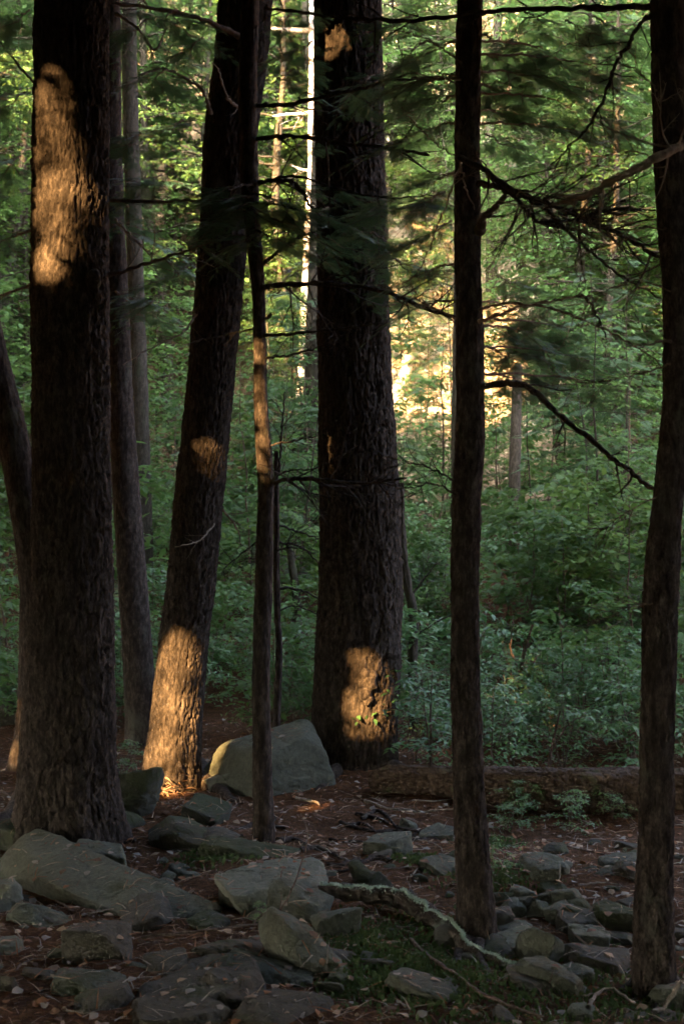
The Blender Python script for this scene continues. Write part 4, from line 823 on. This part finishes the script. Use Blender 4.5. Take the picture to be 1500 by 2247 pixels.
def place(kind, k, x, y, rot, sc, label, group, lean=(0, 0)):
    n, cat, a, b_ = INFO[kind]; t = thing(n, (x, y, g1(x, y) - .02), label, cat, group); t.rotation_euler = (lean[0], lean[1], rot); t.scale = (sc,) * 3
    me = PR[kind, k]; obj(a, me[0], t, False); obj(b_, me[1], t, False); return t
g = np.random.default_rng(91)
def gap(x, y, z0, z1, r):
    """does a crown stand in the clearing that opens between the biggest pine and the slender hemlock?"""
    px = 750 + F * x / y; rp = F * r / y; top = 1123 - F * (z1 - CAM_H) / y
    if 1123 - F * (z0 - CAM_H) / y < 690: return False
    return px - rp < 985 and px + rp > 870 and top < 960
LOOK = {'shrub': ('small leaved', 'medium leaved', 'fine leaved low', 'broad leaved'), 'sapling': ('short', 'slim', 'tall', 'large leaved'), 'tree': ('rounded', 'yellow green', 'narrow', 'wide'), 'hemsap': ('small', 'middling', 'taller'), 'hemlock': ('shorter', 'tallest', 'narrow')}
def scatter(kind, nk, n, y0, y1, xm, sc, label, group, rad, top, dens=.5, cond=None, side=.28):
    P0 = []; tries = 0
    while len(P0) < n and tries < n * 60:
        tries += 1; y = g.uniform(y0, y1); x = g.uniform(-1, 1) * (side * y + xm); s = g.uniform(*sc)
        if cond and not cond(x, y): continue
        if any((x - a) ** 2 + (y - b) ** 2 < (dens * s) ** 2 for a, b in P0): continue
        z = g1(x, y)
        if gap(x, y, z, z + top * s, rad * s * .8) and y > 9: continue
        if blocked_shaft(np.array([[x, y, z + .5 * top * s]]))[0] and y < 16: continue
        if y > 18:
            e = np.array([x, y, z + .6 * top * s]) - SP; tt = e @ SUN; big = (SR > 1.5) & (tt > 0)
            if (np.linalg.norm(e - tt[:, None] * SUN, axis=1)[big] < SR[big] * .7 + rad * s * .6).any(): continue
        k = int(g.integers(0, nk)); pxx = 750 + F * x / y
        where = ('behind the thick sunlit pine' if pxx < 330 else 'behind the leaning pine' if pxx < 560 else 'behind the boulder' if pxx < 690 else 'right behind the biggest pine' if pxx < 880 else 'between biggest pine and slender hemlock' if pxx < 1030 else 'between the two slender hemlocks' if pxx < 1430 else 'beyond the dark slender hemlock')
        P0.append((x, y)); place(kind, k, x, y, g.random() * 6.28, s, LOOK[kind][k] + ' ' + label + ' ' + where, LOOK[kind][k] + ' ' + group + ' ' + where, (g.normal(0, .05), g.normal(0, .05)))
px_of = lambda x, y: 750 + F * x / y
scatter('shrub', 4, 135, 9.0, 13.5, .6, (.6, 1.15), 'shrub in the near thicket', 'shrubs of the near thicket', .5, .9, .36,
        lambda x, y: y > (8.95 if px_of(x, y) > 900 else 10.4) + .3 * math.sin(x * 5) and not (20 < px_of(x, y) < 420 and y < 11))
scatter('shrub', 4, 130, 13.5, 23, 1.0, (.9, 1.9), 'shrub deep in the thicket', 'shrubs of the deep thicket', .5, .9, .6)
scatter('sapling', 4, 34, 14.5, 23, 1.0, (.6, 1.1), 'sapling with layered leaf sprays', 'broad leaved saplings', 1.0, 3.0, 1.0)
scatter('hemsap', 3, 26, 14.5, 23, 1.0, (.6, 1.1), 'young feathery hemlock', 'young hemlocks', 1.0, 3.2, 1.0)
scatter('tree', 4, 14, 22, 30, 2.0, (.75, 1.1), 'broadleaf tree past the thicket', 'broad leaved trees behind the thicket', 2.2, 9.5, 2.0)
scatter('hemlock', 3, 8, 20, 30, 2.0, (.75, 1.1), 'dark hemlock past the thicket', 'hemlocks behind the thicket', 2.2, 10, 2.2)
scatter('tree', 4, 30, 25, 35, 2.0, (1.0, 1.4), 'broadleaf tree at the bank foot', 'trees at the foot of the bank', 2.2, 10, 2.0)
scatter('hemlock', 3, 12, 25, 35, 2.0, (1.0, 1.35), 'hemlock at the bank foot', 'hemlocks at the foot of the bank', 2.2, 10, 2.2)
scatter('tree', 4, 44, 36, 66, 4, (.7, 1.15), 'sunlit tree on the far bank', 'trees on the far bank', 1.5, 9.5, 3.0)
scatter('hemlock', 3, 24, 34, 66, 4, (.8, 1.2), 'hemlock on the far bank', 'hemlocks on the far bank', 1.5, 10, 3.0)
for k, (px, d, sc_) in enumerate([(905, 37, .8), (955, 39, .9), (880, 41, 1.0), (930, 44, 1.0), (975, 36, .7), (865, 36, .8), (600, 37, .9), (650, 36, .9), (700, 38, 1.0), (560, 39, 1.0), (625, 42, 1.1), (675, 34, .8), (590, 34, .8), (930, 36, .6), (990, 40, 1.0)]):
    place(('hemlock', 'tree', 'hemlock')[k % 3], k % 3, (px - 750) / F * d, d, k * 1.7, sc_, 'half sunlit tree above the bright clearing', 'trees above the clearing')
for k, (px, d, sc_) in enumerate([(885, 22, .9), (975, 21, 1.0), (935, 27, .9), (600, 19, 1.1), (650, 21, 1.2), (690, 20, 1.0), (560, 22, 1.2), (910, 30, .8), (985, 25, 1.1)]):
    place('hemsap', k % 3, (px - 750) / F * d, d, k * 1.7, sc_, 'young hemlock in the gaps beside the biggest pine', 'young hemlocks by the clearing')
for k, (px, d, sc_) in enumerate([(575, 30, .55), (625, 31, .5), (680, 30, .6), (715, 32, .55), (530, 32, .6), (650, 27, .4), (600, 26, .38), (1015, 31, .5), (688, 25, .42), (672, 24, .36), (905, 33, .4), (955, 34, .38), (880, 31, .3)]):
    place('tree', k % 4, (px - 750) / F * d, d, k * 2.1, sc_, 'short bushy tree on the slope behind the leaning pine', 'short trees on the slope')
for k, (px, d, sc_) in enumerate([(1150, 13.2, .62), (1230, 12.6, .6), (1310, 13.5, .7), (1395, 12.4, .66), (1480, 13.0, .7), (1110, 14.5, .6), (640, 13.5, .55), (480, 13, .5), (20, 12.5, .75), (930, 14, .5)]):
    place('sapling', 3, (px - 750) / F * d, d, k * 1.3, sc_, 'sapling with large pale green leaves rising above the near shrubs', 'large leaved saplings over the shrubs')
# small bushes at the edge of the bright clearing
for k, (px, d, s) in enumerate([(880, 27, 1.3), (920, 28, 1.0), (965, 26, 1.3), (985, 24, 1.5), (900, 31, 1.2), (950, 33, 1.3), (870, 24, 1.6)]):
    place('shrub', k % 4, (px - 750) / F * d, d, k, s * 1.3, 'bush at the lower edge of the bright sunny clearing', 'bushes by the sunny clearing')

# ------------------------------------------------------------------ single trunks that show in the background
def far_trunk(rows, d, mat, label, above=None, nm='tree', wb=.03, cat='tree', br=(), below=1.0):
    x, y = P(rows[-1][0], rows[-1][1], d)[:2]; t = thing(nm, (x, y, g1(x, y)), label, cat)
    trunk(t, trunk_rows(rows, d, below, above), *((18, .1) if d > 12 else (28, .03)), wb, .006, mat, seed=int(rows[0][0]))
    for k, (rw, a, b_) in enumerate(br): branch(t, rw, a, b_, 6, .5, 500 + k, mat)
    return t
far_trunk([(284, 0, 34), (288, 300, 35), (298, 600, 37), (305, 850, 40), (312, 1150, 46), (318, 1420, 48)], 15.5, M_FARBARK, 'straight grey trunk standing in the wood behind the shaded leaning trunk', 12)
far_trunk([(684, 0, 12), (683, 180, 13), (681, 400, 14), (680, 420, 16)], 27, M_DEAD, 'bleached bare snag gleaming in full sun beside the biggest pine', 14, 'dead_tree', br=[([(683, 68, 27), (640, 66, 27), (590, 62, 27)], 12, 6), ([(683, 248, 27), (650, 250, 27), (600, 255, 27)], 9, 4), ([(682, 375, 27), (660, 372, 27), (635, 360, 27)], 7, 3)], below=4.2)
far_trunk([(690, 560, 26), (684, 760, 30), (682, 950, 32), (681, 1200, 34)], 20, M_FARBARK, 'grey trunk close behind the left edge of the biggest pine', 12)
far_trunk([(1004, 640, 20), (1002, 830, 22), (1000, 1080, 24), (998, 1200, 26)], 18, M_FARBARK, 'pale grey trunk just behind the slender straight hemlock', 9)
far_trunk([(1134, 800, 20), (1132, 900, 24), (1128, 1050, 27), (1124, 1220, 30)], 19, M_MOSSBARK, 'mossy green trunk standing in the thicket between the slender hemlocks')
far_trunk([(606, 990, 8), (606, 1100, 13), (607, 1300, 15), (612, 1450, 16), (605, 1620, 18)], 9.9, M_HEM, 'very thin dark stem rising behind the boulder with bare side twigs', nm='sapling', cat='sapling', below=.2, wb=.012,
          br=[([(607, 1150, 9.9), (650, 1165, 9.9), (705, 1185, 9.9)], 5, 2), ([(608, 1190, 9.9), (660, 1200, 9.9), (700, 1240, 9.9)], 5, 2), ([(608, 1290, 9.9), (660, 1295, 9.9), (710, 1320, 9.9)], 6, 3), ([(606, 1240, 9.9), (560, 1225, 9.9), (520, 1235, 9.9)], 4, 2), ([(607, 1050, 9.9), (615, 1000, 9.9), (618, 940, 9.9), (625, 860, 9.9)], 6, 3), ([(610, 1340, 9.9), (650, 1330, 9.9), (700, 1350, 9.9)], 4, 2)])
far_trunk([(632, 1190, 14), (640, 1240, 18), (650, 1300, 20), (652, 1370, 22), (655, 1520, 24)], 13.5, M_FARBARK, 'short curved trunk in the shade behind the thin dark stem', nm='sapling', cat='sapling', below=.3)
far_trunk([(880, 1060, 12), (884, 1200, 16), (893, 1280, 20), (905, 1350, 22), (904, 1480, 22), (908, 1600, 24)], 10.8, M_FARBARK, 'crooked thin tree right behind the biggest pine', nm='sapling', cat='sapling', below=.2, wb=.014, br=[([(900, 1310, 10.8), (930, 1270, 10.8), (960, 1230, 10.8)], 5, 2), ([(905, 1400, 10.8), (950, 1370, 10.8), (990, 1350, 10.8)], 4, 2)])
far_trunk([(1168, 1370, 6), (1150, 1430, 8), (1138, 1500, 9), (1126, 1570, 10), (1130, 1625, 11)], 10.4, M_TWIG, 'dark crooked sapling stem rising from the shrubs behind the log', nm='sapling', cat='sapling', below=.25, wb=.01, br=[([(1140, 1480, 10.4), (1120, 1420, 10.4), (1125, 1360, 10.4)], 5, 2), ([(1130, 1545, 10.4), (1160, 1480, 10.4), (1175, 1440, 10.4)], 5, 2)])
far_trunk([(1228, 1560, 5), (1212, 1630, 7), (1203, 1690, 8), (1199, 1735, 9)], 9.0, M_TWIG, 'thin bare stem growing right behind the middle of the log', nm='sapling', cat='sapling', below=.15, wb=.01, br=[([(1210, 1645, 9), (1245, 1590, 9), (1280, 1570, 9)], 4, 2), ([(1240, 1735, 9), (1260, 1690, 9), (1290, 1650, 9)], 5, 2)])
far_trunk([(1398, 1290, 42), (1394, 1350, 46), (1390, 1420, 50)], 14, M_FARBARK, 'short broken stump behind the dark hemlock', nm='tree_stump', cat='stump', below=.3)
far_trunk([(896, 780, 26), (885, 830, 26), (862, 880, 30), (845, 930, 32)], 30, M_DEAD, 'white crooked dead trunk lying in the sunny clearing', nm='dead_tree', cat='dead tree', below=.8)
for k, (px, y0, y1, wd) in enumerate([(909, 820, 880, 7), (935, 810, 870, 9), (922, 830, 872, 6), (950, 825, 860, 6), (885, 350, 560, 9), (868, 120, 260, 10), (908, 180, 330, 7), (862, 40, 160, 7)]):
    far_trunk([(px, y0, wd * .8), (px - 2, (y0 + y1) / 2, wd), (px, y1, wd)], 31 + (k > 3) * 6, M_DEAD, ['thin white dead stem standing in the sunny clearing', 'slender bleached snag on the sunlit far bank'][k > 3], nm='dead_tree', cat='dead tree', below=1.2)['group'] = ['white stems in the sunny clearing', 'bleached snags on the far bank'][k > 3]
# little green plants near the path
for k, (px, py, s, lab) in enumerate([(1085, 1930, .28, 'small green plant beside the slender straight hemlock'), (292, 1705, .3, 'bright green seedling between the thick pine and the sunlit trunk'), (1120, 1825, .3, 'small dark leaved plant under the fallen log'), (1140, 1800, .33, 'glossy leaved plant before the middle of the log'), (1250, 1830, .3, 'low seedling in the shade of the log'), (1345, 1800, .3, 'leafy sprig before the log beside the dark hemlock'), (1160, 1765, .35, 'sprig growing up over the log'), (575, 2025, .12, 'tiny seedling by the bluish rock face')]):
    c = G(px, py); place('shrub', k % 3, c[0], c[1], k, s, lab, None)
